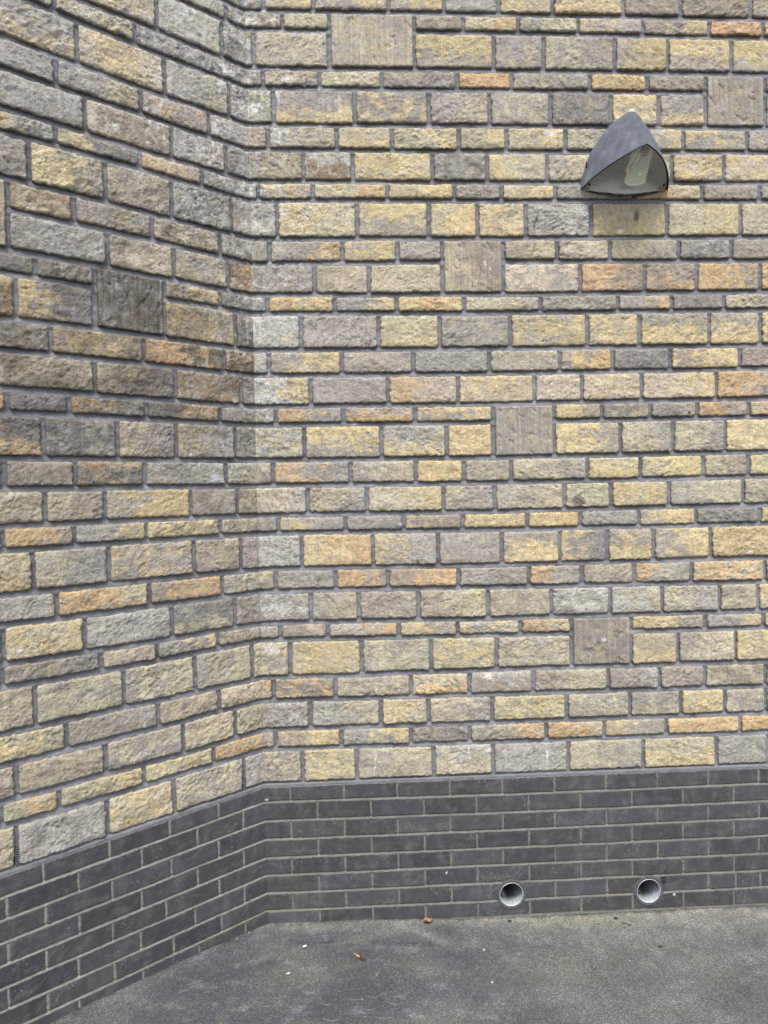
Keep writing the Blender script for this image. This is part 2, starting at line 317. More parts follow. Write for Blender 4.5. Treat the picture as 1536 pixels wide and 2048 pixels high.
# ------------------------------------------------------------------ stone colours
AL = 0.80
PAL = {k: lin(v) * .80 for k, v in dict(b=(187, 179, 155), y=(204, 187, 147), o=(198, 170, 132), p=(191, 179, 161),
       g=(164, 160, 153), G=(136, 133, 129), t=(160, 151, 140), w=(184, 183, 176), r=(156, 137, 116), D=(106, 101, 95)).items()}
MORTC = lin((121, 122, 127)) * AL
PMORTC = lin((130, 128, 122)) * AL
STAINS = [('R', 1.185, 2.951, 0.0062, 0.0499, -0.3, (40, 38, 36), 0.6, 's'), ('R', 1.171, 2.827, 0.0052, 0.0291, -0.3, (40, 38, 36), 0.5, 's'), ('R', 1.612, 2.965, 0.0125, 0.0291, 0, (60, 56, 50), 0.7, 's'), ('R', 1.905, 2.934, 0.0062, 0.0062, 0, (40, 38, 36), 0.6, 's'), ('R', 1.342, 2.899, 0.0125, 0.0083, 0, (226, 226, 222), 0.8, 's'), ('R', 1.542, 2.903, 0.0146, 0.0104, 0.4, (226, 226, 222), 0.8, 's'), ('R', 1.245, 3.305, 0.027, 0.0104, -0.4, (226, 226, 222), 0.8, 's'), ('R', 1.594, 3.402, 0.0146, 0.0104, 0, (226, 226, 222), 0.9, 's'), ('R', 1.55, 2.54, 0.0083, 0.0062, 0, (40, 38, 36), 0.8, 's'), ('R', 1.571, 2.542, 0.0104, 0.0062, 0, (40, 38, 36), 0.7, 's'), ('R', 1.835, 2.138, 0.0073, 0.0073, 0, (40, 38, 36), 0.9, 's'), ('R', 0.953, 1.038, 0.0208, 0.0146, -0.5, (226, 226, 222), 0.7, 's'), ('R', 0.478, 0.994, 0.0062, 0.0104, 0, (226, 226, 222), 0.8, 's'), ('R', 0.575, 0.991, 0.0062, 0.0083, 0, (226, 226, 222), 0.8, 's'), ('R', 0.467, 0.675, 0.0033, 0.0541, -0.08, (226, 226, 222), 0.8, 's'), ('R', 0.866, 0.724, 0.0033, 0.025, 0, (226, 226, 222), 0.8, 's'), ('R', 0.872, 0.693, 0.0083, 0.0083, 0, (226, 226, 222), 0.7, 's'), ('R', 1.204, 0.678, 0.0033, 0.0499, 0, (226, 226, 222), 0.7, 's'), ('R', 1.478, 0.639, 0.0062, 0.0208, 0, (226, 226, 222), 0.4, 's'), ('R', 0.968, 2.769, 0.0042, 0.0125, 0.4, (226, 226, 222), 0.8, 's'), ('R', 0.988, 2.749, 0.0042, 0.0083, 0, (226, 226, 222), 0.8, 's'), ('R', 2.096, 1.539, 0.0125, 0.0083, 0, (226, 226, 222), 0.8, 's'), ('R', 1.455, 1.181, 0.0146, 0.0104, 0, (226, 226, 222), 0.6, 's'), ('R', 1.363, 1.115, 0.0125, 0.0166, 0, (190, 180, 150), 0.6, 's'), ('R', 0.249, 1.469, 0.0187, 0.0104, 0.3, (40, 38, 36), 0.55, 's'), ('R', 0.123, 2.981, 0.0416, 0.0416, 0, (226, 226, 222), 0.35, 's'), ('R', 0.02, 3.743, 0.0458, 0.0166, 0, (226, 226, 222), 0.7, 's'), ('R', 0.111, 3.754, 0.0291, 0.0125, 0, (226, 226, 222), 0.5, 's'), ('R', -0.003, 3.062, 0.025, 0.0208, 0, (226, 226, 222), 0.8, 's'), ('R', 0.049, 1.177, 0.0333, 0.0291, 0, (226, 226, 222), 0.45, 's'), ('R', 0.067, 1.344, 0.0624, 0.0374, 0, (226, 226, 222), 0.3, 's'), ('R', 1.707, 0.125, 0.0146, 0.0354, -0.1, (22, 20, 18), 0.85, 'b'), ('R', 1.719, 0.169, 0.0062, 0.0062, 0, (40, 38, 36), 0.9, 'b'), ('R', 1.754, 0.059, 0.0062, 0.0062, 0, (226, 226, 222), 0.8, 'b'), ('R', 1.343, 0.27, 0.0021, 0.0208, -0.1, (40, 38, 36), 0.7, 'b'), ('R', 1.948, 0.198, 0.0052, 0.0062, 0, (40, 38, 36), 0.9, 'b'), ('R', 1.407, 0.12, 0.0042, 0.0042, 0, (40, 38, 36), 0.8, 'b'), ('R', 2.057, 0.038, 0.0025, 0.0208, 0, (40, 38, 36), 0.8, 'b'), ('R', 0.009, 0.544, 0.0083, 0.0073, 0, (226, 226, 222), 0.9, 'b'), ('R', 0.764, 0.199, 0.0042, 0.0042, 0, (226, 226, 222), 0.9, 'b'), ('R', 0.174, 0.71, 0.0042, 0.0042, 0, (226, 226, 222), 0.5, 'b'), ('R', 1.542, 0.462, 0.0104, 0.0291, 0.2, (110, 110, 112), 0.35, 'b'), ('R', 0.486, 0.52, 0.0031, 0.0042, 0, (226, 226, 222), 0.9, 'b'), ('L', 0.547, 3.156, 0.0146, 0.0146, 0, (226, 226, 222), 0.7, 's'), ('L', 0.091, 3.52, 0.0458, 0.0146, 0.3, (226, 226, 222), 0.7, 's'), ('L', 0.035, 3.738, 0.025, 0.025, 0, (226, 226, 222), 0.5, 's'), ('L', 0.922, 1.329, 0.0104, 0.0083, 0, (226, 226, 222), 0.7, 's'), ('L', 0.497, 1.076, 0.0125, 0.0083, 0, (226, 226, 222), 0.7, 's'), ('L', 0.507, 0.977, 0.0083, 0.0083, 0, (226, 226, 222), 0.8, 's'), ('L', 0.483, 1.016, 0.0166, 0.0146, 0, (226, 226, 222), 0.3, 's'), ('L', 0.515, 3.282, 0.0125, 0.0125, 0, (40, 38, 36), 0.5, 's'), ('L', 0.189, 1.898, 0.0291, 0.025, 0, (190, 198, 210), 0.5, 's'), ('L', 0.237, 3.515, 0.0166, 0.0416, 0, (226, 226, 222), 0.25, 's'), ('L', 0.842, 2.807, 0.0208, 0.0125, 0, (226, 226, 222), 0.3, 's'), ('L', 0.004, 3.232, 0.0208, 0.0291, 0, (226, 226, 222), 0.5, 's'), ('L', 0.658, 1.034, 0.0083, 0.0062, 0, (40, 38, 36), 0.5, 's')]
def stain(C, side, S, Hh, only):
    for sd, s, h, rs_, rh, rot, c, k, mat in STAINS:
        if sd != side or mat != only: continue
        if abs(S.mean() - s) > .35 or abs(Hh.mean() - h) > .25: continue
        dx, dy = S - s, Hh - h; a, b = math.cos(rot), math.sin(rot)
        x, y = dx * a + dy * b, -dx * b + dy * a
        d = np.hypot(x / rs_, y / rh) + .45 * fbm(S * 130, Hh * 130, int(s * 100), 2)
        m = (sstep(1.1, .6, d) * k)[..., None]
        C = C * (1 - m) + lin(c) * .85 * m
    return C

class Wall:
    def __init__(s, side):
        s.side = side; s.sg = 1 if side == 'R' else -1
        s.bed = BED_R if side == 'R' else BED_L
        s.lim = 3.9 if side == 'R' else 2.9
        s.vis = 2.35 if side == 'R' else 1.25
        s.dir = np.array([math.cos(ANG_R if side == 'R' else ANG_L), math.sin(ANG_R if side == 'R' else ANG_L)]) * s.sg
    def bedh(s, k, x):
        if k < 0: return np.full_like(np.asarray(x, float), H[0] - k * .098)
        x = np.asarray(x, float)
        if k in s.bed:
            P = s.bed[k]; xs = [p[0] for p in P]; ys = [p[1] / 1000 for p in P]
            r = max(BED_R.get(k, [(0, 0)])[0][1], -20) / 1000 if s.side == 'L' else ys[0]
            if s.side == 'L' and k in BED_R: xs = [0.0] + [q for q in xs if q > .05]; ys = [BED_R[k][0][1] / 1000] + ys[-len(xs) + 1:] if len(xs) > 1 else [BED_R[k][0][1] / 1000]
            d = np.interp(x, xs, ys)
            d = d * (1 - sstep(s.vis, s.vis + .5, x))
        else: d = 0
        wob = .0014 * perlin(x * 7 + k * 3.1, x * 0 + k * 7.7, 5)
        return H[k] + d + wob
    def pos(s, S, Nn, Hh):
        return np.stack([s.sg * S, -Nn, Hh], -1)

def edgegrid(L, step, l_open, r_open, e=(0.0, .0016, .0045)):
    e = list(e); inner = L - (0 if l_open else e[-1]) - (0 if r_open else e[-1])
    n = max(2, int(round(inner / step)))
    a = np.linspace(0 if l_open else e[-1], L - (0 if r_open else e[-1]), n + 1)
    if not l_open: a = np.concatenate([e[:-1], a])
    if not r_open: a = np.concatenate([a, [L - q for q in e[:-1]][::-1]])
    return a

def stone(W, mb, s0, s1, kb, kt, code, seed, step, square=False, at_corner=False):
    rs = np.random.RandomState(seed)
    jv = .0083 + rs.uniform(-.0012, .0012); jh = .0100
    a0 = s0 + (0 if at_corner else jv); a1 = s1 - jv
    if a1 - a0 < .012: return
    if at_corner: a0 = -.004
    u = edgegrid(a1 - a0, step, at_corner, False) + a0
    if at_corner: u = np.concatenate([[-.004, 0, .0008, .0020], u[u > .0035]])
    hm = float(W.bedh(kt, (s0 + s1) / 2) - W.bedh(kb, (s0 + s1) / 2)) - 2 * jh
    v = edgegrid(hm, step, False, False) / hm
    S, Vv = np.meshgrid(u, v, indexing='ij')
    hb = W.bedh(kb, S) + jh + rs.uniform(-.001, .0015); ht = W.bedh(kt, S) - jh + rs.uniform(-.0015, .001)
    tl = rs.uniform(-.004, .004)
    Hh = hb + Vv * (ht - hb)
    # rounded outline corners
    cx, cy = (a0 + a1) / 2, (hb + ht) / 2; ax, ay = (a1 - a0) / 2, (ht - hb) / 2
    X = S - cx; Y = Hh - cy
    ed = np.minimum(ax - np.abs(X), ay - np.abs(Y))
    if at_corner: ed = np.minimum(a1 - S, ay - np.abs(Y))
    r = rs.uniform(.005, .010) if not square else .004
    qx = np.abs(X) - (ax - r); qy = np.abs(Y) - (ay - r)
    inc = (qx > 0) & (qy > 0)
    if at_corner: inc &= X > 0
    ql = np.sqrt(qx ** 2 + qy ** 2) + 1e-9; f = np.where(inc, np.maximum(qx, qy) / ql, 1)
    X = np.where(inc, np.sign(X) * ((ax - r) + qx * f), X); Y = np.where(inc, np.sign(Y) * ((ay - r) + qy * f), Y)
    S2 = X + cx; H2 = Y + cy
    ox = seed * 1.37 % 50
    amp = .0027 if not square else .0009
    fade = np.exp(-ed / .02)
    w1 = fbm(S * 48 + ox, Hh * 48, 11, 3, .65); w2 = fbm(S * 48 + ox + 9, Hh * 48 + 31, 12, 3, .65)
    wx = w1 * amp * fade; wy = w2 * amp * fade
    if at_corner: wx = wx * sstep(0, .03, S)
    S2 = S2 + wx; H2 = H2 + wy + (0 if at_corner else 0)
    # relief
    n0 = .0035 if at_corner else rs.uniform(.0012, .0052)
    P, Q = S + ox * .31, Hh + ox * .17
    if square:
        gro = perlin(P * 105, Q * 4, 3) + .5 * perlin(P * 170, Q * 9, 4)
        gro = gro * (.35 + .65 * sstep(-.4, .3, perlin(P * 14, Q * 8, 8)))
        rel = .0034 * gro + .0012 * fbm(P * 16, Q * 9, 21, 3) + .0006 * fbm(P * 120, Q * 60, 27, 2)
        rel = rel - .0035 * sstep(.42, .7, fbm(P * 30 + Q * 20, Q * 16 - P * 9, 44, 2))
    else:
        big = fbm(P * 9, Q * 11, 31, 2)
        th = rs.uniform(-.9, .9); c_, s_ = math.cos(th), math.sin(th)
        P2, Q2 = P * c_ + Q * s_, -P * s_ + Q * c_
        rid = 1 - np.abs(fbm(P2 * 26, Q2 * 40, 41, 3, .55)) * 2.0
        sm = fbm(P * 95, Q * 95, 51, 3, .6)
        lv = rs.uniform(.75, 1.3)
        rel = lv * (.0038 * big + .0019 * rid * sstep(-.5, .5, fbm(P * 12, Q * 12, 47, 2)) + ((.0016 + .0009 * perlin(P * 7, Q * 7, 59)) * sm + .0005 * fbm(P * 210, Q * 210, 57, 1)) + .0008 * (1 - np.abs(fbm(P2 * 75 + 5, Q2 * 110, 61, 2)) * 2))
        pil = .0012 * sstep(0, .02, ed)
        dish = worley(P2 * 24 + .35 * sm, Q2 * 38 + .2 * big, 63) - .45
        rel = rel + pil + lv * .0052 * dish * sstep(-.55, .35, fbm(P * 10 + 3, Q * 10, 67, 2)) - .001
    if at_corner: rel = rel * sstep(-.004, .014, S)
    drop = .0050 * np.clip(1 - ed / .0048, 0, 1) ** 2 * (1 + .5 * w1)
    nn = n0 + rel - drop
    if at_corner: nn = nn - .0022 * np.clip(1 - S / .0020, 0, 1)
    # colour
    parts = code.split('.')
    base = PAL[parts[0]]; C = np.tile(base, S.shape + (1,))
    C = C * (1 + .07 * rs.randn()) * (1 + .012 * rs.randn(3))
    lx, ly = (S - (a0 + a1) / 2) / (a1 - a0), (Hh - (hb + ht) / 2) / (ht - hb)
    asp = (a1 - a0)
    nz = fbm(P * 16, Q * 20, 71, 4, .6)
    if len(parts) > 1:
        sft = rs.uniform(.8, 1.8)
        alt = PAL[parts[1]]; d = parts[2]
        gr = {'l': -lx * 2, 'r': lx * 2, 't': ly * 2, 'b': -ly * 2, 'c': lx * 0}[d]
        if parts[1] == 'D' and d == 'b':
            m = 1 - sstep(.022, .032, np.hypot(X + .045, (Y + .022)) + .006 * nz)
        elif d == 'c': m = sstep(-.32 * sft, .40 * sft, nz + rs.uniform(-.1, .1))
        else: m = sstep(-.26 * sft, .30 * sft, gr * .8 - .14 + nz * .8 + rs.uniform(-.1, .1))
        C = C * (1 - m[..., None] * .85) + alt * (m[..., None] * .85)
    # small-scale weathering: grey film, ochre bleeding, lime specks towards the inner corner
    film = sstep(.05, .7, fbm(P * 28 + 4, Q * 28, 81, 4, .62)) * rs.uniform(.15, .55)
    C = C * (1 - film[..., None]) + PAL['g'] * .95 * film[..., None]
    och = sstep(.15, .8, fbm(P * 14 + 14, Q * 18, 91, 3, .6)) * rs.uniform(.0, .4)
    C = C * (1 - och[..., None]) + PAL['y'] * .97 * och[..., None]
    C = C * (1 + .08 * fbm(P * 60, Q * 60, 95, 2)[..., None]) * (1 + .09 * fbm(P * 9, Q * 14, 96, 2)[..., None])
    st = fbm(P * (110 if square else 130), Q * (3.5 if square else 16), 97, 2); C = C * (1 + (.20 if square else .06) * st[..., None])
    near = np.exp(-S / .22) if W.side == 'R' else np.exp(-S / .45)
    lime = sstep(.0, .75, fbm(P * 44, Q * 24, 99, 4, .68)) * .8 * np.clip(near, 0, 1) * sstep(1.2, 2.6, Hh) * sstep(-.35, .4, fbm(P * 7, Q * 5, 103, 2))
    lime = np.clip(lime * (1 + .8 * sstep(2.8, 3.2, Hh)), 0, 1); C = C * (1 - .85 * lime[..., None]) + lin((226, 228, 224)) * .85 * (.85 * lime[..., None])
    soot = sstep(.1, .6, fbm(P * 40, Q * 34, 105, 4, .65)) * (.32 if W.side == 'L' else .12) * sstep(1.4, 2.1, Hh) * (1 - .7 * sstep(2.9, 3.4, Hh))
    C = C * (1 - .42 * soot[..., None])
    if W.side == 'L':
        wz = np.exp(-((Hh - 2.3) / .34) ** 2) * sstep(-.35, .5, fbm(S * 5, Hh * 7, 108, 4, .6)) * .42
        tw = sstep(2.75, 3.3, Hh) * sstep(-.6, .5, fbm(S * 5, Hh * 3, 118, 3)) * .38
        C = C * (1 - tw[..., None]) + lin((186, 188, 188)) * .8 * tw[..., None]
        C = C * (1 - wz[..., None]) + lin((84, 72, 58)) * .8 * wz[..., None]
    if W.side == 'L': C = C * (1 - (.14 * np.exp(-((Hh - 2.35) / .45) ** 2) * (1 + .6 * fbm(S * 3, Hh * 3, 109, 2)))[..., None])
    C = stain(C, W.side, S, Hh, 's')
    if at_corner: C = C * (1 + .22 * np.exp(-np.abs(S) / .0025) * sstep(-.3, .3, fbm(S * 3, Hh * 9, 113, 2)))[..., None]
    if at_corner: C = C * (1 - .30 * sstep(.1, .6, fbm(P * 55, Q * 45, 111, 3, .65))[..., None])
    rimd = sstep(.004, .0, ed)[..., None] * (.6 + .5 * w1[..., None]); C = C * (1 - .35 * rimd)
    nu, nv = S.shape
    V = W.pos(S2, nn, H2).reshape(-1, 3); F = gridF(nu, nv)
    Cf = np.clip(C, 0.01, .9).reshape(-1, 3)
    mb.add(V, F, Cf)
    # skirt back into the joint
    idx = np.concatenate([np.arange(nu) * nv, (nu - 1) * nv + np.arange(1, nv), (np.arange(nu - 2, -1, -1)) * nv + nv - 1, np.arange(nv - 2, 0, -1)])
    R = V[idx].copy(); R[:, 1] = .035; n = len(idx)
    k = np.arange(n); l = (k + 1) % n
    mb.add(np.concatenate([V[idx], R]), np.stack([k, k + n, l + n, l], -1), np.concatenate([Cf[idx] * .8, Cf[idx] * .8]))

def parse(txt):
    D = {}
    for line in txt.strip().split('\n'):
        n, r = line.split(':'); D[int(n)] = r.split()
    return D

def build_wall(side, root):
    W = Wall(side); rs = np.random.RandomState(7 if side == 'R' else 8)
    rows = parse(ROW_R if side == 'R' else ROW_L)
    mb = MB(); squares = []
    seen = set()
    pool = ['b.g.c', 'g.y.r', 'y.g.l', 'g.b.c', 't.b.l', 'o.g.r', 'g', 'b.y.c', 't.g.c', 'y.b.c', 'g.o.l']
    nexts = -2
    for k in range(-9, 29):
        if k >= 0:
            toks = rows[k]
            js = [int(t) / 1000 for t in toks if t.isdigit()]; cs = [t for t in toks if not t.isdigit()]
            if side == 'L': js = js[::-1]; cs = cs[::-1]
        else: js = [rs.uniform(.1, .3)]; cs = ['g.w.c']
        if side == 'L' and k >= 0:
            cs = [c if not (c.count('.') == 2 and c[-1] in 'lr') else c[:-1] + c[-1] for c in cs]
        edges = [0.0] + js
        # carry the bond on past the part that was measured
        last = edges[-1]; cs = cs[:len(edges)]
        while last < W.lim:
            last += rs.uniform(.17, .34); edges.append(min(last, W.lim))
        while len(cs) < len(edges) - 1: cs.append(pool[rs.randint(len(pool))])
        for i in range(len(edges) - 1):
            s0, s1 = edges[i], edges[i + 1]; c = cs[i]
            seed = abs(hash((k + 20) * 977 + i * 131 + (0 if side == 'R' else 5000))) % 100000
            if c == 'SQ':
                key = (k // 1, round(s1, 1))
                prev = [q for q in squares if abs(q[0] - s0) < .03 and q[3] == k]
                if prev: continue
                squares.append((s0, s1, k, k + 1)); continue
            if side == 'L' and c.count('.') == 2 and i > 0:      # transcribed directions are as seen: s runs right to left here
                c = c[:-1] + {'l': 'r', 'r': 'l'}.get(c[-1], c[-1])
            elif side == 'L' and c.count('.') == 2: c = c[:-1] + {'l': 'r', 'r': 'l'}.get(c[-1], c[-1])
            far = s0 > W.vis or k < -1
            stone(W, mb, s0, s1, k + 1, k, c, seed, .014 if far else STEP, at_corner=(i == 0))
    flip = side == 'R'
    mb.build('stone_facing', M_STONE, root, flip=not flip)
    codes = {('R', 1): ('b.g.c', 'large pale buff tooled block beside the top corner'), ('R', 3): ('t.g.c', 'large taupe tooled block to the right of the lamp'),
             ('R', 9): ('t.b.l', 'large grey tooled block with white flecks'), ('R', 15): ('g.t.c', 'large grey tooled block with a greenish top'),
             ('R', 23): ('t.G.c', 'large dark brown tooled block low on the wall'), ('L', 9): ('b.t.c', 'large buff tooled block at the left edge'),
             ('L', 11): ('D.G.c', 'large dark charcoal tooled block')}
    for (s0, s1, k, _) in squares:
        m2 = MB(); cd, lb = codes.get((side, k), ('t.g.c', 'large tooled block'))
        stone(W, m2, s0, s1, k + 2, k, cd, 4000 + k * 7, STEP * .8, square=True)
        o = m2.build('square_block', M_STONE, root, flip=not flip); o['label'] = lb
    # mortar behind the stones
    mm = MB(); su = np.arange(-.02, W.lim, .008); hv = np.arange(H[29] - .03, TOPH, .006)
    S, Hh = np.meshgrid(su, hv, indexing='ij')
    n = -.0065 + .0016 * fbm(S * 30, Hh * 30, 201, 2) + .0012 * fbm(S * 6, Hh * 60, 203, 2)
    for kk in range(0, 29):
        q = (Hh - W.bedh(kk, S)) / .011
        n = n - np.where(np.abs(q) < 1.6, .0040 * np.clip(q, -1, 1) * sstep(1.6, 1.1, np.abs(q)), 0)
    n = n - .0012
    C = MORTC * (1 + .28 * fbm(S * 3, Hh * 7, 205, 4)[..., None]) * (1 + .14 * fbm(S * 40, Hh * 40, 206, 3)[..., None])
    lim = sstep(.2, .6, fbm(S * 60, Hh * 60, 207, 3)) * np.exp(-np.abs(S) / .3) * sstep(1.8, 2.6, Hh)
    C = C * (1 - .5 * lim[..., None]) + lin((210, 212, 212)) * .8 * .5 * lim[..., None]
    mm.add(W.pos(S, n, Hh).reshape(-1, 3), gridF(*S.shape), np.clip(C.reshape(-1, 3), 0.01, .9))
    mm.build('mortar', M_MORT, root, flip=not flip)
    return W
STEP = .0042
PIPES = [(1.0405, .094, .0515), (1.641, .080, .0525)]
def cut(V, F, side, r=.0535):
    if side != 'R': return F
    keep = np.ones(len(F), bool)
    for px, pz, _ in PIPES:
        d = np.hypot(V[:, 0] - px, V[:, 2] - pz) < r
        keep &= ~(d[F].any(1))
    return F[keep]
def plinth(W, root):
    side = W.side; rs = np.random.RandomState(31 if side == 'R' else 32); mb = MB()
    LB = {1: [215, 421, 650, 874], 2: [105, 309, 533, 761, 990], 3: [219, 419, 645, 871], 4: [107, 313, 538, 763, 990], 5: [220, 444, 648, 874],
          6: [108, 327, 546, 770, 995], 7: [215, 419, 645, 874], 8: [108, 315, 542, 771]}
    base = lin((69, 71, 75)) * AL
    for r in range(1, 11):
        if side == 'L':
            js = [x / 1000 for x in LB.get(r, LB[8 if r % 2 == 0 else 7])]
        else:
            js = [.109 + .225 * i for i in range(11)] if r % 2 else [.2215 + .225 * i for i in range(10)]
            if r == 7: js = [j for j in js if j < 1.95] + [2.03, 2.14]
        last = js[-1]
        while last < W.lim: last += .225; js.append(min(last, W.lim))
        edges = [0] + js
        kb, kt = 29 + r, 28 + r
        def bh(k, x):
            if k <= 36 + (side == 'R'): return W.bedh(k, x)
            return np.full_like(np.asarray(x, float), .075 * (37 - k))
        for i in range(len(edges) - 1):
            s0, s1 = edges[i], edges[i + 1]; j = .0044
            co_ = i == 0
            a0 = s0 + j + rs.uniform(-.0008, .0008); a1 = s1 - j + rs.uniform(-.0008, .0008)
            if co_: a0 = -.003
            fine = side == 'R' and r >= 7 and any(a0 - .08 < p[0] < a1 + .08 for p in PIPES)
            st = .0042 if fine else (.007 if s0 < W.vis else .03)
            u = edgegrid(a1 - a0, st, co_, False, (0, .0007, .0022, .0045)) + a0
            v = edgegrid(.065, st, False, False, (0, .0007, .0022, .0045)) / .065
            S, Vv = np.meshgrid(u, v, indexing='ij')
            top = .0115 if r == 1 else .0046
            hb = bh(kb, S) + .0046; ht = bh(kt, S) - top; Hh = hb + Vv * (ht - hb)
            ed = np.minimum(a1 - S, np.minimum(Hh - hb, ht - Hh))
            if not co_: ed = np.minimum(ed, S - a0)
            wob = .0018 * fbm(S * 60, Hh * 60, 301 + r, 2) * np.exp(-ed / .004)
            fl = sstep(0, .01, S) if co_ else 1
            nn = .006 - .0022 * np.clip(1 - ed / .0022, 0, 1) ** 2 + (rs.uniform(-.0008, .0008) + (Hh - (hb + ht) / 2) * rs.uniform(-.012, .012)) * fl
            b = base * (1 + .17 * np.clip(rs.randn(), -1.3, 1.3) * .75); wr = rs.uniform(0, 1) ** 2
            b = b * (1 - .5 * wr) + lin((73, 69, 68)) * AL * .5 * wr
            C = b * (1 + .08 * fbm(S * 12 + r, Hh * 12 + i, 311, 3)[..., None])
            rim = sstep(.005, 0, ed)[..., None] * sstep(-.1, .6, fbm(S * 90, Hh * 90, 313, 2))[..., None]
            C = C * (1 - .5 * rim) + PMORTC * .5 * rim
            smr = sstep(.25, .8, fbm(S * 14, Hh * 26, 317, 4, .65) )[..., None] * .28; C = C * (1 - smr) + PMORTC * .75 * smr
            C = stain(C, side, S, Hh, 'b')
            V = W.pos(S + wob * fl, nn, Hh + wob).reshape(-1, 3); F = gridF(*S.shape); nu, nv = S.shape
            mb.add(V, cut(V, F, side), C.reshape(-1, 3))
            idx = np.concatenate([np.arange(nu) * nv, (nu - 1) * nv + np.arange(1, nv), (np.arange(nu - 2, -1, -1)) * nv + nv - 1, np.arange(nv - 2, 0, -1)])
            R = V[idx].copy(); R[:, 1] = .01; n = len(idx); k = np.arange(n); l = (k + 1) % n
            VV = np.concatenate([V[idx], R]); mb.add(VV, cut(VV, np.stack([k, k + n, l + n, l], -1), side), np.concatenate([C.reshape(-1, 3)[idx]] * 2))
    mb.build('brick_plinth', M_BRICK, root, flip=side == 'L')
    o = bpy.data.objects['brick_plinth' if side == 'R' else 'brick_plinth.001'] if False else [c for c in root.children if c.name.startswith('brick_plinth')][0]
    mm = MB(); su = np.concatenate([np.arange(-.02, W.vis, .0055), np.arange(W.vis, W.lim, .03)]); hv = np.arange(-.12, float(H[29]) + .014, .0026)
    S, Hh = np.meshgrid(su, hv, indexing='ij')
    n = .0030 + .0012 * fbm(S * 40, Hh * 40, 401, 2)
    for kk in range(30, 37):
        q = (Hh - W.bedh(kk, S)) / .005
        n = n - np.where(np.abs(q) < 1.5, .0026 * np.clip(q, -1, 1) + .0004, 0)
    topz = W.bedh(29, S); n = n - .009 * sstep(topz - .004, topz + .012, Hh)      # weathered fillet under the stones
    C = PMORTC * (.82 if side == 'R' else 1.15) * (1 + .13 * fbm(S * 7, Hh * 12, 403, 3)[..., None])
    dk = sstep(topz - .02, topz - .006, Hh)[..., None]; C = C * (1 - dk) + MORTC * .95 * dk
    moss = np.exp(-((Hh - .075) / .03) ** 2) * np.exp(-S / (.16 if side == 'R' else .5)) * sstep(-.5, .3, fbm(S * 12, Hh * 12, 407, 3)) * .75
    C = C * (1 - moss[..., None]) + lin((128, 132, 84)) * AL * moss[..., None]
    V = W.pos(S, n, Hh).reshape(-1, 3)
    mm.add(V, cut(V, gridF(*S.shape), side), C.reshape(-1, 3))
    mm.build('pointing', M_PMORT, o, flip=side == 'L')

rootR = empty('stone_wall', (X0, Y0, 0), ANG_R)
tag(rootR, 'broad buff and grey split-stone wall facing the viewer, with the lamp and two pipe ends', 'wall')
rootL = empty('stone_wall', (X0, Y0, 0), ANG_L)
tag(rootL, 'angled split-stone wall on the left running back to the corner, with darker weathered stones', 'wall')
WR = build_wall('R', rootR); WL = build_wall('L', rootL)
plinth(WR, rootR); plinth(WL, rootL)

# weep vents in two perpends of the left wall
M_VENT = simple('dark_grey_plastic', (96, 100, 112), .45, .4)
M_BLACK = simple('black_plastic', (14, 14, 15), .6, .3)
def vent(s, z0, z1, x_off=.0):
    mb = MB(); w = .0042
    def box(x0, x1, y0, y1, a, b):
        V = [(x, y, z) for x in (x0, x1) for y in (y0, y1) for z in (a, b)]
        mb.add(V, [(0, 1, 3, 2), (4, 6, 7, 5), (0, 4, 5, 1), (2, 3, 7, 6), (0, 2, 6, 4), (1, 5, 7, 3)])
    x = -s; w = .0062
    box(x - w, x - w + .0016, -.001, .010, z0, z1); box(x + w - .0016, x + w, -.001, .010, z0, z1)
    n = 7
    for i in range(n + 1):
        z = z0 + (z1 - z0) * i / n; box(x - w + .0016, x + w - .0016, -.0005, .010, z - .0016, z + .0016)
    o = mb.build('weep_vent', M_VENT, rootL, smooth=False)
    m2 = MB(); V = [(x - w - .002, .0062, z0 - .003), (x + w + .001, .0062, z0 - .003), (x + w + .001, .0062, z1 + .003), (x - w - .002, .0062, z1 + .003)]
    V = [(a, b_ + d, c) for d in (0, .002) for a, b_, c in V]
    m2.add(V, [(0, 1, 2, 3), (7, 6, 5, 4), (0, 4, 5, 1), (1, 5, 6, 2), (2, 6, 7, 3), (3, 7, 4, 0)])
    m2.build('vent_slot', M_BLACK, o, smooth=False)
vent(.951, .612, .668); vent(.0925, .618, .668)

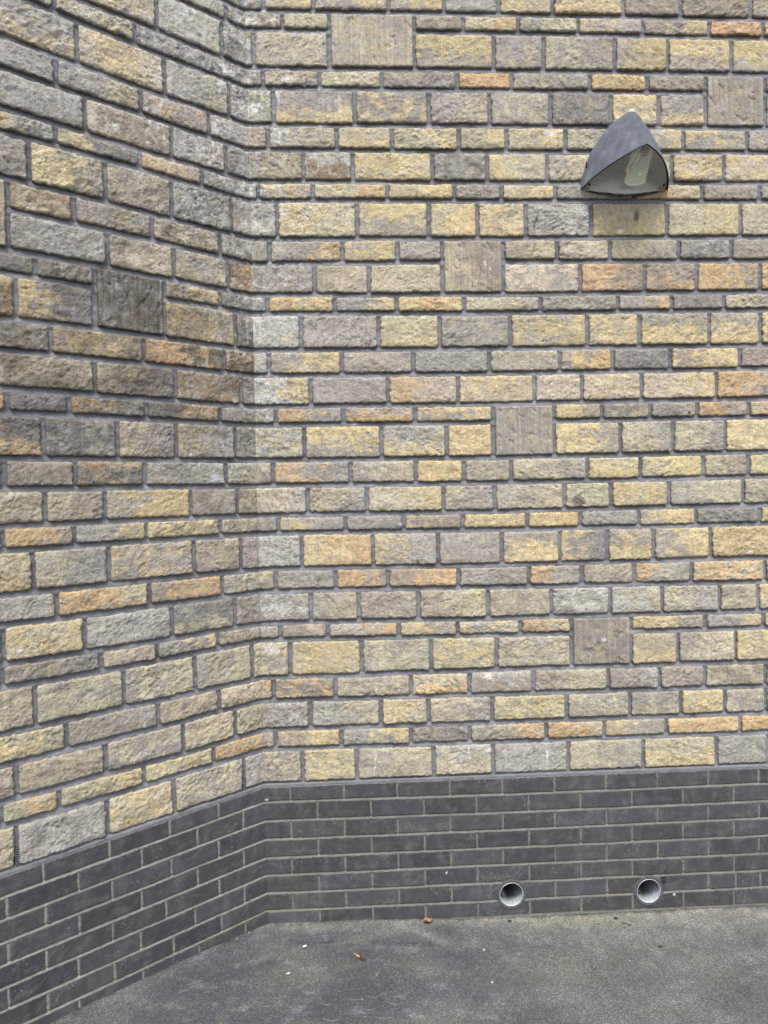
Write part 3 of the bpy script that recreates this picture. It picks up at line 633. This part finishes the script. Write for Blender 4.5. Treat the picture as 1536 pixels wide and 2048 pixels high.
# ------------------------------------------------------------------ ground
def ground_z(x, y):
    g = np.interp(x, [-1.6, -1.15, -.8, -.52, -.1, .5, 1.1, 1.7, 4], [.032, .036, .034, .019, .012, -.009, -.012, -.015, -.015])
    return g * np.exp(-np.maximum(0, np.hypot(x, y - 2.9) - 3) / 4)
def mat_asphalt():
    m, nt, b = newmat('fine_asphalt'); o = objco(nt); t = tint(nt)
    v = N(nt, 'ShaderNodeTexVoronoi', Scale=300.0); nt.links.new(o, v.inputs['Vector'])
    sepc = nt.nodes.new('ShaderNodeSeparateColor'); nt.links.new(v.outputs['Color'], sepc.inputs[0])
    ag = ramp(nt, sepc.outputs[0], [(0, .62), (.5, .92), (.8, 1.25), (.96, 1.9)])
    c = mixc(nt, 1.0, t, ag, 'MULTIPLY')
    c = mixc(nt, 1.0, c, ramp(nt, noise(nt, o, 420, 3, .7), [(.3, .72), (.7, 1.3)]), 'MULTIPLY')
    c = mixc(nt, 1.0, c, ramp(nt, noise(nt, o, 3.2, 5, .62, .4), [(.3, .86), (.7, 1.16)]), 'MULTIPLY')
    wsp = ramp(nt, noise(nt, o, 95, 1, .5), [(.80, 0.0), (.83, .8)]); c = mixc(nt, wsp, c, (.6, .6, .58))
    nt.links.new(c, b.inputs['Base Color']); b.inputs['Roughness'].default_value = .88; b.inputs['Specular IOR Level'].default_value = .3
    n1 = bump(nt, v.outputs['Distance'], .0020, .8); n2 = bump(nt, noise(nt, o, 60, 4), .004, .5, n1)
    nt.links.new(n2, b.inputs['Normal']); return m
def build_ground():
    mb = MB()
    xs = np.concatenate([[-400, -120, -40, -12, -5], np.arange(-3, -1.65, .1), np.arange(-1.6, 2.0, .014), np.arange(2.05, 4.2, .1), [6, 12, 40, 120, 400]])
    ys = np.concatenate([[-400, -120, -40, -12, -5], np.arange(-3, 2.1, .15), np.arange(2.15, 3.35, .014), [3.5, 4, 6, 12, 40, 120, 400]])
    X, Y = np.meshgrid(xs, ys, indexing='ij')
    near = (np.abs(X) < 4) & (np.abs(Y) < 4)
    # distance to each wall line
    dR = -(-(X - X0) * math.sin(ANG_R) + (Y - Y0) * math.cos(ANG_R)); sR = (X - X0) * math.cos(ANG_R) + (Y - Y0) * math.sin(ANG_R)
    dL = -(-(X - X0) * math.sin(ANG_L) + (Y - Y0) * math.cos(ANG_L))
    dm = np.minimum(np.abs(dR), np.abs(dL))
    Z = ground_z(X, Y) + np.where(near, .0018 * fbm(X * 5, Y * 5, 501, 3) + .0010 * fbm(X * 40, Y * 40, 503, 2), 0)
    Z = Z + np.where(near, .003 * np.exp(-dm / .012), 0)
    base = lin((77, 79, 84)) * AL
    C = np.tile(base, X.shape + (1,))
    def blend(m, c):
        nonlocal C
        m = np.clip(m, 0, 1)[..., None]; C = C * (1 - m) + lin(c) * AL * .56 * m
    n1 = fbm(X * 2.3, Y * 4.5, 511, 4, .6); n2 = fbm(X * 6, Y * 9, 513, 4, .6); n3 = fbm(X * 22, Y * 22, 515, 3)
    blend(sstep(-.1, .7, n1) * .42, (146, 145, 139)); blend(sstep(.05, .7, -n1) * .36, (92, 96, 104))
    blend(sstep(.1, .8, n2) * .35, (128, 128, 112))
    blend(sstep(.2, 1.9, sR + .3 * n2) * .5, (126, 127, 124))
    # dust and grit gathered against the right wall, algae spots
    w = .05 + .10 * sstep(.6, 1.4, sR) + .03 * n2
    blend(np.exp(-np.abs(dR) / np.maximum(w, .02)) * (.45 + .45 * sstep(.4, 1.2, sR)) * (.8 + .5 * n3) * (sR > -.05), (186, 183, 172))
    blend(np.exp(-(((sR - 1.36) / .20) ** 2 + ((dR - .05) / .045) ** 2)) * .32, (180, 176, 136))
    blend(np.exp(-(((sR - .17) / .12) ** 2 + ((dR - .04) / .03) ** 2)) * .6 * (.7 + n3), (160, 158, 146))
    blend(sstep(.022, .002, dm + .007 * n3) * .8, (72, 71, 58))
    blend(np.exp(-np.abs(dL) / .03) * .3 * sstep(-.2, .5, n3), (150, 150, 150))
    blend(sstep(.35, .8, fbm(X * 9 - Y * 5, Y * 14 + X * 4, 521, 4, .65)) * .35, (165, 168, 172))
    for px, py, r1, r2, an, k, cc in ((.15, 2.90, .16, .030, -.55, .6, (178, 180, 184)), (.05, 2.93, .10, .03, .2, .4, (168, 168, 160)), (.62, 2.70, .30, .10, .1, .35, (140, 138, 118)), (1.2, 2.72, .35, .06, .1, .35, (168, 168, 164)),
                                     (-.38, 2.66, .16, .10, .4, .45, (150, 150, 134)), (.9, 2.5, .5, .16, .1, .35, (148, 148, 146)), (-.1, 2.5, .3, .10, .2, -.0, (0, 0, 0)), (1.35, 2.55, .3, .07, .1, .4, (84, 86, 90)), (.42, 2.93, .2, .05, .1, .35, (84, 88, 98))):
        ca, sa = math.cos(an), math.sin(an); u_ = ((X - px) * ca + (Y - py) * sa) / r1; v_ = (-(X - px) * sa + (Y - py) * ca) / r2
        blend(sstep(1.3, .2, np.hypot(u_, v_) + .5 * n2) * k * (.75 + .4 * n3), cc)
    crack = np.abs(Y - (2.845 + .012 * fbm(X * 9, X * 0, 531, 3))) ; blend(sstep(.007, .002, crack) * ((X > -.37) & (X < .18)) * .5, (52, 52, 54))
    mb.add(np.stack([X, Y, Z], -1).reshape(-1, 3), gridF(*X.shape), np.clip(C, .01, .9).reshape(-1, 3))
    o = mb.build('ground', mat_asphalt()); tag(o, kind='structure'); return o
build_ground()
def gz(x, y): return float(ground_z(np.array(x), np.array(y))) + .0018 * float(fbm(np.array(x * 5.), np.array(y * 5.), 501, 3)) + .0010 * float(fbm(np.array(x * 40.), np.array(y * 40.), 503, 2))

# pale curved scuffs in the asphalt
def scuffs():
    mb = MB()
    D = [(-.435, 2.49, .045, .3), (-.40, 2.535, .035, .6), (-.25, 2.50, .03, -.5), (-.21, 2.42, .04, .1), (-.14, 2.52, .03, .0), (-.06, 2.535, .035, .3), (-.09, 2.47, .03, -.1), (-.03, 2.43, .035, .1), (.0, 2.50, .03, -.1), (-.13, 2.40, .03, 0), (-.33, 2.60, .03, .8), (-.50, 2.50, .03, .8), (-.3, 2.42, .03, -.6)]
    for i, (x, y, L, a) in enumerate(D):
        n = 9; t = np.linspace(-1, 1, n); V = []; 
        px = t * L; py = (t ** 2) * L * .45
        X = x + px * math.cos(a) - py * math.sin(a); Y = y + px * math.sin(a) + py * math.cos(a)
        w = .0011 * (1 - .8 * t ** 2)
        for q in range(n):
            for sgn in (-1, 1):
                xx, yy = X[q], Y[q] + sgn * w[q]; V.append((xx, yy, gz(xx, yy) + .0012))
        mb.add(V, [(2 * q, 2 * q + 2, 2 * q + 3, 2 * q + 1) for q in range(n - 1)])
    o = mb.build('ground_scuffs', simple('chalky_scuff', (128, 131, 135), .9, .2, nscale=300, var=.3)); tag(o, kind='structure')
scuffs()

# ------------------------------------------------------------------ drain pipe ends
M_PIPE, _nt, _b = newmat('grey_pipe_plastic')
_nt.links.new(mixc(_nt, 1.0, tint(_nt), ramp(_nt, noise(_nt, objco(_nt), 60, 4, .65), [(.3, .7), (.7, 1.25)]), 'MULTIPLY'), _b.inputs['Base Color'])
_b.inputs['Roughness'].default_value = .28; _b.inputs['Specular IOR Level'].default_value = .5
def pipe(px, pz, R, label, tilt):
    root = empty('pipe_end', (0, 0, 0), 0); c, s_ = math.cos(ANG_R), math.sin(ANG_R)
    root.location = (X0 + px * c, Y0 + px * s_, pz); root.rotation_euler = (0, 0, ANG_R)
    tag(root, label, 'pipe', 'plastic pipe ends in the brick plinth')
    seg = 56; a = np.linspace(0, 2 * np.pi, seg, endpoint=False); rs = np.random.RandomState(int(px * 100))
    prof = [(R + .0002, .02), (R, -.0078), (R - .0006, -.0092), (R - .0020, -.0092), (R - .0030, -.0070), (R - .0036, .06), (R - .0036, .15)]
    n = len(prof) + 14; V = np.zeros((seg, n, 3))
    for j, (r, y) in enumerate(prof):
        chip = .0012 * np.array(perlin(a * 2.2, a * 0 + j * .1, 9)) * (y < 0)
        V[:, j, 0] = np.cos(a) * r; V[:, j, 2] = np.sin(a) * r; V[:, j, 1] = y + chip
    # the bore bends away inside the wall
    for q in range(14):
        t = (q + 1) / 14 * math.pi / 2.2; cy = .15 + .09 * math.sin(t); cx = tilt * .09 * (1 - math.cos(t))
        dx, dy = tilt * math.sin(t), math.cos(t); r = R - .0036
        V[:, 7 + q, 0] = cx + np.cos(a) * r * dy; V[:, 7 + q, 1] = cy - np.cos(a) * r * dx; V[:, 7 + q, 2] = np.sin(a) * r
    i, j = np.meshgrid(np.arange(seg), np.arange(n - 1), indexing='ij'); k = (i + 1) % seg
    F = np.stack([i * n + j, k * n + j, k * n + j + 1, i * n + j + 1], -1).reshape(-1, 4)
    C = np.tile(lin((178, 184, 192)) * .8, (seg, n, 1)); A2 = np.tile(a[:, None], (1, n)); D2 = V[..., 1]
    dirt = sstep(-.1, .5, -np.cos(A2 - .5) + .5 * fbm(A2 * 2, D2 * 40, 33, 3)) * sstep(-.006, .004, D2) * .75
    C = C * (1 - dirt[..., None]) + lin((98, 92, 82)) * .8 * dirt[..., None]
    grime_shade = sstep(-.45, .6, np.sin(A2) + .3 * fbm(A2 * 3, D2 * 30, 35, 2)) * sstep(-.004, .015, D2) * .8 + sstep(.03, .10, D2) * .7  # grime along the top, plus painted shade darkening the bore with depth
    C = C * (1 - np.clip(grime_shade, 0, .95)[..., None]) + lin((48, 50, 54)) * .8 * np.clip(grime_shade, 0, .95)[..., None]
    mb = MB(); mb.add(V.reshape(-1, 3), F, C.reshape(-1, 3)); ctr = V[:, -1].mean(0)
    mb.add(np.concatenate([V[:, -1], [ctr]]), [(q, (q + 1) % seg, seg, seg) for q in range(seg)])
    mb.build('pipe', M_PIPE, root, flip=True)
    m2 = MB(); nr = 6; V = np.zeros((seg * 2, nr, 3)); a = np.linspace(0, 2 * np.pi, seg * 2, endpoint=False)
    out = .0150 + .0035 * perlin(a * 1.9, a * 0 + px, 77) + .0022 * perlin(a * 5, a * 0 + px, 78)
    for q in range(nr):
        t = q / (nr - 1); r = R + .0001 + out * t
        V[:, q, 0] = np.cos(a) * r; V[:, q, 2] = np.sin(a) * r
        V[:, q, 1] = -.0078 - .0012 * math.sin(t * 3.1) + .0004 * perlin(a * 8, a * 0 + q, 79) + (.006 if q == nr - 1 else 0)
    i, j = np.meshgrid(np.arange(seg * 2), np.arange(nr - 1), indexing='ij'); k = (i + 1) % (seg * 2)
    F = np.stack([i * nr + j, k * nr + j, k * nr + j + 1, i * nr + j + 1], -1).reshape(-1, 4)
    m2.add(V.reshape(-1, 3), F, lin((90, 90, 93)) * .75)
    m2.build('mortar_collar', M_MORT, root, flip=True)
    return root
pipe(PIPES[0][0], PIPES[0][1], PIPES[0][2], 'open grey pipe end in the brick plinth nearer the corner and the leaf', 1)
pipe(PIPES[1][0], PIPES[1][1], PIPES[1][2], 'open grey pipe end in the plinth with a black stain at its right', 1)

# ------------------------------------------------------------------ wall lamp
def tripatch(P, n):
    # quadratic Bezier triangle: corners a,b,c and edge controls ab,bc,ca
    a, b, c, ab, bc, ca = [np.array(P[k], float) for k in ('a', 'b', 'c', 'ab', 'bc', 'ca')]
    V = []; idx = {}
    for i in range(n + 1):
        for j in range(n + 1 - i):
            u = i / n; v = j / n; w = 1 - u - v
            idx[i, j] = len(V); V.append(a * w * w + b * u * u + c * v * v + 2 * w * u * ab + 2 * u * v * bc + 2 * v * w * ca)
    F = []
    for i in range(n):
        for j in range(n - i):
            F.append((idx[i, j], idx[i + 1, j], idx[i, j + 1], idx[i, j + 1]))
            if i + j < n - 1: F.append((idx[i + 1, j], idx[i + 1, j + 1], idx[i, j + 1], idx[i, j + 1]))
    return np.array(V), F, idx
def qb(a, m, b, n):
    t = np.linspace(0, 1, n)[:, None]; a, m, b = map(lambda q: np.array(q, float), (a, m, b))
    return a * (1 - t) ** 2 + 2 * m * t * (1 - t) + b * t * t
def lamp():
    s, z = 1.559, 3.077
    root = empty('wall_lamp', (X0 + s * math.cos(ANG_R), Y0 + s * math.sin(ANG_R), z), ANG_R)
    tag(root, 'grey wedge-shaped bulkhead wall lamp with ribbed clear lens on the stone wall', 'wall lamp')
    A = (0, 0, .308); Lc = (-.190, 0, -.006); Rc = (.190, 0, -.006); Fk = (0, -.238, .078)
    AL_ = (-.158, 0, .200); AR = (.158, 0, .200); AF = (0, -.190, .268); LF = (-.132, -.142, .046); RF = (.146, -.150, .058)
    m, nt, b = newmat('weathered_grey_cast_metal'); o = objco(nt)
    k = noise(nt, mapping(nt, o, (1, 1, .5)), 26, 5, .65)
    c = ramp(nt, k, [(.3, tuple(lin((72, 78, 87)))), (.55, tuple(lin((90, 96, 107)))), (.72, tuple(lin((114, 120, 131))))])
    sp = ramp(nt, noise(nt, o, 300, 2), [(.68, 0.0), (.74, .5)]); c = mixc(nt, sp, c, (.35, .36, .38))
    nt.links.new(c, b.inputs['Base Color']); nt.links.new(ramp(nt, k, [(.3, .38), (.7, .56)]), b.inputs['Roughness'])
    b.inputs['Specular IOR Level'].default_value = .5
    nt.links.new(bump(nt, noise(nt, o, 500, 2), .0004, .6), b.inputs['Normal'])
    MH = m
    mb = MB(); n = 18
    for P in (dict(a=A, b=Lc, c=Fk, ab=AL_, bc=LF, ca=AF), dict(a=A, b=Fk, c=Rc, ab=AF, bc=RF, ca=AR)):
        V, F, idx = tripatch(P, n); mb.add(V, F)
    # rim folded inward around the lens opening
    arc = np.concatenate([qb(Lc, LF, Fk, 17), qb(Fk, RF, Rc, 17)[1:]])
    bot = np.concatenate([qb(Rc, (.08, -.02, -.032), (0, -.022, -.036), 9)[1:], qb((0, -.022, -.036), (-.08, -.02, -.032), Lc, 9)[1:-1]])
    ringo = np.concatenate([arc, bot]); cen = np.array([0, -.095, .035]); nR = len(ringo)
    hn = np.array([0, -.46, -.888])          # outward normal of the lens plane
    scl = np.full((nR, 1), .955); scl[len(arc):] = .992; ri = cen + (ringo - cen) * scl; ri2 = ri - hn * .010
    k = np.arange(nR); l = (k + 1) % nR
    house = mb.build('housing', MH, root, flip=False)
    g = MB(); g.add(np.concatenate([ringo + (cen - ringo) * .004, ri, ri2]), np.concatenate([np.stack([k, l, l + nR, k + nR], -1), np.stack([k + nR, l + nR, l + 2 * nR, k + 2 * nR], -1)]))
    g.build('gasket', M_BLACK, root)
    bp = MB(); back = np.concatenate([qb(A, AL_, Lc, 15), bot[::-1], qb(Rc, AR, A, 15)[:-1]])
    back = np.array([0, 0, .12]) + (back - np.array([0, 0, .12])) * .97; back[:, 1] = 0; nb = len(back); B2 = back.copy(); B2[:, 1] = .012
    c0 = np.array([[0, -.004, .12]]); kk = np.arange(nb); ll = (kk + 1) % nb
    back3 = back.copy(); back3[:, 1] = -.002
    bp.add(np.concatenate([back3, B2, c0]), np.concatenate([np.stack([kk, ll, ll + nb, kk + nb], -1), np.stack([kk, ll, kk * 0 + 2 * nb, kk * 0 + 2 * nb], -1)]))
    bp.build('back_plate', simple('black_cast_metal', (28, 29, 32), .5, .4), root)
    # lens: bulged ribbed plastic
    lm, nt, b = newmat('ribbed_clear_lens'); o = objco(nt)
    sx = nt.nodes.new('ShaderNodeSeparateXYZ'); nt.links.new(o, sx.inputs[0])
    ax = mathn(nt, 'ABSOLUTE', sx.outputs[0])
    # ribs run along lines that kink at the middle fold
    lin1 = mathn(nt, 'ADD', sx.outputs[2], mathn(nt, 'MULTIPLY', sx.outputs[1], -.40)); lin1 = mathn(nt, 'ADD', lin1, mathn(nt, 'MULTIPLY', ax, -.25))
    rib = mathn(nt, 'SINE', mathn(nt, 'MULTIPLY', lin1, 760.0))
    gx = mathn(nt, 'SINE', mathn(nt, 'MULTIPLY', sx.outputs[0], 1150.0))
    out = ramp(nt, ax, [(.055, 0.0), (.075, 1.0)])
    hgt = mathn(nt, 'ADD', rib, mathn(nt, 'MULTIPLY', gx, out))
    nb_ = bump(nt, hgt, .0022, 1.0)
    nt.links.new(nb_, b.inputs['Normal']); b.inputs['Base Color'].default_value = (.80, .80, .74, 1); b.inputs['Roughness'].default_value = .10
    b.inputs['Specular IOR Level'].default_value = .9
    tr = nt.nodes.new('ShaderNodeBsdfTransparent'); tr.inputs[0].default_value = (.97, .98, .95, 1)
    fac = mathn(nt, 'MULTIPLY_ADD', mathn(nt, 'MULTIPLY_ADD', hgt, .5, .5), .36, .05)
    mx = nt.nodes.new('ShaderNodeMixShader'); nt.links.new(fac, mx.inputs[0]); nt.links.new(tr.outputs[0], mx.inputs[1]); nt.links.new(b.outputs[0], mx.inputs[2])
    nt.links.new(mx.outputs[0], nt.nodes['Material Output'].inputs['Surface'])
    lb = MB(); rings = 9; Vs = []
    for q in range(rings):
        t = q / (rings - 1); P = cen + (ri - cen) * (1 - t) + hn * (.026 * (1 - (1 - t) ** 2)) - hn * .003
        P[:, 2] -= 0; fold = np.clip(1 - np.abs(P[:, 0]) / .10, 0, 1) * .008 * math.sin(math.pi * min(1, t + .15)); P = P + hn * fold[:, None]; Vs.append(P)
    V = np.concatenate(Vs); F = []
    for q in range(rings - 1): F.append(np.stack([k + q * nR, l + q * nR, l + (q + 1) * nR, k + (q + 1) * nR], -1))
    lb.add(V, np.concatenate(F)); lb.build('lens', lm, root)
    sl_ = MB(); lathe(sl_, [(.0001, -.0052), (.003, -.004), (.005, 0), (.003, .004), (.0001, .0052)], 14)
    sl_.V[0] = sl_.V[0] * np.array([.8, 1.0, 3.0]) + np.array([-.163, -.016, .094]); sl_.build('fixing_slot', M_BLACK, root)
    # screws at the lens corners
    ms = simple('screw_metal', (40, 40, 42), .4, .5, .6)
    for p in ((-.158, -.034, .008), (.158, -.034, .008), (0, -.200, .076)):
        sb = MB(); pr = [(.0001, -.003), (.004, -.0028), (.0052, -.001), (.0052, .004)]
        lathe(sb, pr, 12); Vv = sb.V[0]
        zax = Vector(hn); rot = Vector((0, -1, 0)).rotation_difference(zax).to_matrix()
        sb.V[0] = np.array([tuple(rot @ Vector(v) + Vector(p) + zax * .004) for v in Vv]); sb.build('screw', ms, root, flip=True)
    # reflector, tube and its holder seen through the lens
    mr, nt, b = newmat('satin_lining'); b.inputs['Base Color'].default_value = (.60, .60, .57, 1); b.inputs['Metallic'].default_value = .2; b.inputs['Roughness'].default_value = .45
    nt.links.new(bump(nt, noise(nt, objco(nt), 40, 2), .003, .5), b.inputs['Normal'])
    rb = MB(); inner = []
    C0 = np.array([0, -.06, .135])
    ringT = cen + (ri2 - cen) * .99
    for q in range(6):
        t = q / 5; inner.append(ringT * (1 - t) + (C0 + (ringT - cen) * .35 + np.array([0, 0, .02])) * t if q < 6 else None)
    V = np.concatenate(inner + [C0[None] + np.array([[0, 0, .03]])]); F = []
    for q in range(5): F.append(np.stack([k + q * nR, l + q * nR, l + (q + 1) * nR, k + (q + 1) * nR], -1))
    F.append(np.stack([k + 5 * nR, l + 5 * nR, k * 0 + 6 * nR, k * 0 + 6 * nR], -1))
    rb.add(V, np.concatenate(F)); rb.build('lining', mr, root)
    # polished curved reflector behind the tubes
    pm, nt, b = newmat('polished_reflector'); b.inputs['Base Color'].default_value = (.95, .93, .84, 1); b.inputs['Metallic'].default_value = .0; b.inputs['Roughness'].default_value = .25
    nt.links.new(bump(nt, noise(nt, mapping(nt, objco(nt), (4, 1, 1)), 30, 2), .004, .5), b.inputs['Normal'])
    pb = MB(); tt = np.linspace(-1.25, 1.25, 17); ll_ = np.linspace(0, 1, 9)
    TT, LL = np.meshgrid(tt, ll_, indexing='ij')
    PY = -.185 + .160 * LL; lz = -.006 - PY * .395; wd = .022 + .036 * LL
    PX = .020 + .012 * LL + np.sin(TT) * wd; dep = np.cos(TT) * (.022 + .02 * LL); PZ = lz + .012
    V = np.stack([PX, PY + dep * .2, PZ + dep * .9], -1).reshape(-1, 3); V[:, 1] = np.minimum(V[:, 1], -.004)
    TX, TZ = np.meshgrid(np.linspace(-.022, .066, 19), np.linspace(-.002, .120, 15), indexing='ij')
    TY = -.040 - 14 * (TX - .022) ** 2 - .85 * np.maximum(0, TZ - .01) + .0015 * perlin(TX * 60, TZ * 40, 4)
    pb.add(np.stack([TX, TY, TZ], -1).reshape(-1, 3), gridF(19, 15)); pb.build('reflector', pm, root)
    tb = MB(); tube(tb, [(.004, -.165, .078), (.000, -.075, .044)], .006, 16)
    tube(tb, [(-.014, -.165, .078), (-.020, -.075, .044)], .006, 16)
    bm, nt, b = newmat('frosted_lamp_glass'); b.inputs['Base Color'].default_value = (.85, .84, .76, 1); b.inputs['Roughness'].default_value = .3
    tb.build('lamp_tube', bm, root)
    hb = MB(); tube(hb, [(.022, -.172, .088), (.023, -.150, .080)], .017, 20); hb.build('tube_holder', simple('cream_plastic', (150, 140, 118), .5), root)
    lb2 = MB(); lathe(lb2, [(.0001, -.002), (.0012, -.0016), (.0018, 0), (.0018, .002)], 12, centre=(.040, -.075, .032))
    lb2.build('indicator_light', ledmat(), root)
def ledmat():
    m, nt, b = newmat('green_indicator'); b.inputs['Base Color'].default_value = (.02, .5, .1, 1)
    b.inputs['Emission Color'].default_value = (.05, 1, .2, 1); b.inputs['Emission Strength'].default_value = .8
    return m
lamp()

# ------------------------------------------------------------------ litter on the asphalt
def leaf(x, y, rz, L, Wd, curl, col, name, label, cat):
    mb = MB(); nu, nv = 15, 9; u = np.linspace(0, 1, nu); v = np.linspace(-1, 1, nv)
    U, Vv = np.meshgrid(u, v, indexing='ij'); w = Wd * np.sin(np.pi * np.clip(U, .02, .98)) ** .7 * (1 + .18 * perlin(U * 9, Vv * 2, 5))
    X = (U - .5) * L; Y = Vv * w; Z = .004 + curl * Vv ** 2 + .35 * curl * np.sin(U * 7) + .15 * curl * perlin(U * 6, Vv * 4, 3)
    Z = Z - Z.min() + .001
    C = lin(col) * AL * (1 + .25 * perlin(U * 8, Vv * 5, 8)[..., None])
    V = np.stack([X, Y, Z], -1).reshape(-1, 3); V2 = V.copy(); V2[:, 2] -= .0006
    F = gridF(nu, nv); mb.add(V, F, C.reshape(-1, 3)); mb.add(V2, F[:, ::-1], C.reshape(-1, 3))
    m, nt, b = newmat(name + '_surface'); nt.links.new(tint(nt), b.inputs['Base Color']); b.inputs['Roughness'].default_value = .75
    o = mb.build(name, m); o.location = (x, y, gz(x, y) + .0008); o.rotation_euler = (0, 0, rz); tag(o, label, cat); return o
leaf(.153, 2.985, .25, .042, .014, .011, (150, 112, 84), 'dry_leaf', 'curled orange-brown dry leaf on the asphalt against the brick plinth', 'leaf')
leaf(-.350, 2.820, .75, .018, .0055, .003, (228, 232, 234), 'white_petal', 'small white feather-like scrap in a v shape on the asphalt', 'scrap')
leaf(-.395, 2.662, .45, .016, .004, .001, (226, 222, 196), 'paper_scrap', 'tiny cream paper scrap on the asphalt left of the white scrap', 'scrap')
def twig(pts, r, col, name, label, cat, col2=None):
    mb = MB(); pts = [(x, y, gz(x, y) + z) for x, y, z in pts]; n = len(pts)
    h_ = n // 2 + 1
    if col2 is None: tube(mb, pts, r, 7, lin(col) * AL)
    else: tube(mb, pts[:h_], r[:h_], 7, lin(col) * AL); tube(mb, pts[h_ - 1:], r[h_ - 1:], 7, lin(col2) * AL)
    m, nt, b = newmat(name + '_surface'); nt.links.new(tint(nt), b.inputs['Base Color']); b.inputs['Roughness'].default_value = .8
    tag(mb.build(name, m), label, cat)
twig([(-.150, 2.772, .004), (-.140, 2.762, .005), (-.128, 2.750, .005), (-.117, 2.742, .005), (-.106, 2.737, .004)], [.003, .0036, .004, .0055, .0045],
     (184, 146, 92), 'seed_husk', 'tan and dark brown seed husk lying on the open asphalt', 'husk', (66, 46, 34))
twig([(.967, 2.982, .003), (.980, 2.975, .005), (.993, 2.968, .004), (1.003, 2.962, .003)], [.0012, .0014, .0014, .0022], (48, 44, 38), 'twig', 'short thin dark twig on the asphalt below the right pipe end', 'twig')
def crumb(x, y, r, col, name, label, cat, seed=1):
    rs = np.random.RandomState(seed); nu, nv = 14, 9; a = np.linspace(0, 2 * np.pi, nu); b_ = np.linspace(-np.pi / 2, np.pi / 2, nv)
    A, B = np.meshgrid(a, b_, indexing='ij'); rr = r * (1 + .35 * perlin(np.cos(A) * 1.7 + seed, np.sin(A) * 1.7 + B, seed))
    V = np.stack([np.cos(A) * np.cos(B) * rr, np.sin(A) * np.cos(B) * rr * .8, np.sin(B) * rr * .55 + r * .4], -1).reshape(-1, 3)
    mb = MB(); mb.add(V, gridF(nu, nv), lin(col) * AL); m, nt, b = newmat(name + '_surface'); nt.links.new(tint(nt), b.inputs['Base Color']); b.inputs['Roughness'].default_value = .85
    o = mb.build(name, m); o.location = (x, y, gz(x, y)); tag(o, label, cat)
crumb(.955, 3.012, .008, (40, 40, 38), 'debris_lump', 'black crumb of debris on the asphalt just above the dark twig', 'debris', 3)
crumb(.500, 3.004, .008, (42, 42, 38), 'debris_lump', 'black crumb of debris on the asphalt under the left pipe end', 'debris', 4)
crumb(1.071, 2.823, .008, (52, 50, 48), 'debris_lump', 'dark crumb of debris on the pale asphalt below the right pipe', 'debris', 5)
crumb(.365, 2.811, .005, (196, 196, 190), 'pebble', 'small whitish pebble on the asphalt below the left pipe end', 'pebble', 6)
crumb(.370, 2.623, .0035, (225, 225, 222), 'pebble', 'tiny bright white pebble nearest the bottom edge of the photo', 'pebble', 7)

def grit():
    rs = np.random.RandomState(5); mb = MB(); n = 1500
    base = np.array([(1, 0, 0), (-1, 0, 0), (0, 1, 0), (0, -1, 0), (0, 0, 1), (0, 0, -.6)], float)
    Fq = [(0, 2, 4, 4), (2, 1, 4, 4), (1, 3, 4, 4), (3, 0, 4, 4), (2, 0, 5, 5), (1, 2, 5, 5), (3, 1, 5, 5), (0, 3, 5, 5)]
    for i in range(n):
        k = rs.rand()
        if k < .5: s = rs.uniform(0, 2.3); d = abs(rs.randn()) * .018 + .004; x = X0 + s * math.cos(ANG_R) + d * math.sin(ANG_R); y = Y0 + s * math.sin(ANG_R) - d * math.cos(ANG_R)
        elif k < .75: s = rs.uniform(0, 1.2); d = abs(rs.randn()) * .014 + .004; x = X0 - s * math.cos(ANG_L) + d * math.sin(ANG_L); y = Y0 - s * math.sin(ANG_L) - d * math.cos(ANG_L)
        else: x = rs.uniform(-1.0, 1.6); y = rs.uniform(2.3, 2.95)
        if -(x - X0) * math.sin(ANG_L) + (y - Y0) * math.cos(ANG_L) > -.006 and x < X0: continue
        r = rs.uniform(.0008, .0021) * (1.7 if rs.rand() > .95 else 1)
        V = base * r * rs.uniform(.6, 1.3, (6, 1)) + np.array([x, y, gz(x, y) + r * .35])
        c = lin([(150, 150, 146), (96, 96, 94), (60, 58, 54), (176, 174, 166), (110, 98, 76)][rs.randint(5)]) * AL
        mb.add(V, Fq, c)
    m, nt, b = newmat('grit_surface'); nt.links.new(tint(nt), b.inputs['Base Color']); b.inputs['Roughness'].default_value = .9
    tag(mb.build('grit', m, smooth=False), 'loose grey and brown grit scattered on the asphalt, thickest along the wall foot', 'grit', kind='stuff')
grit()
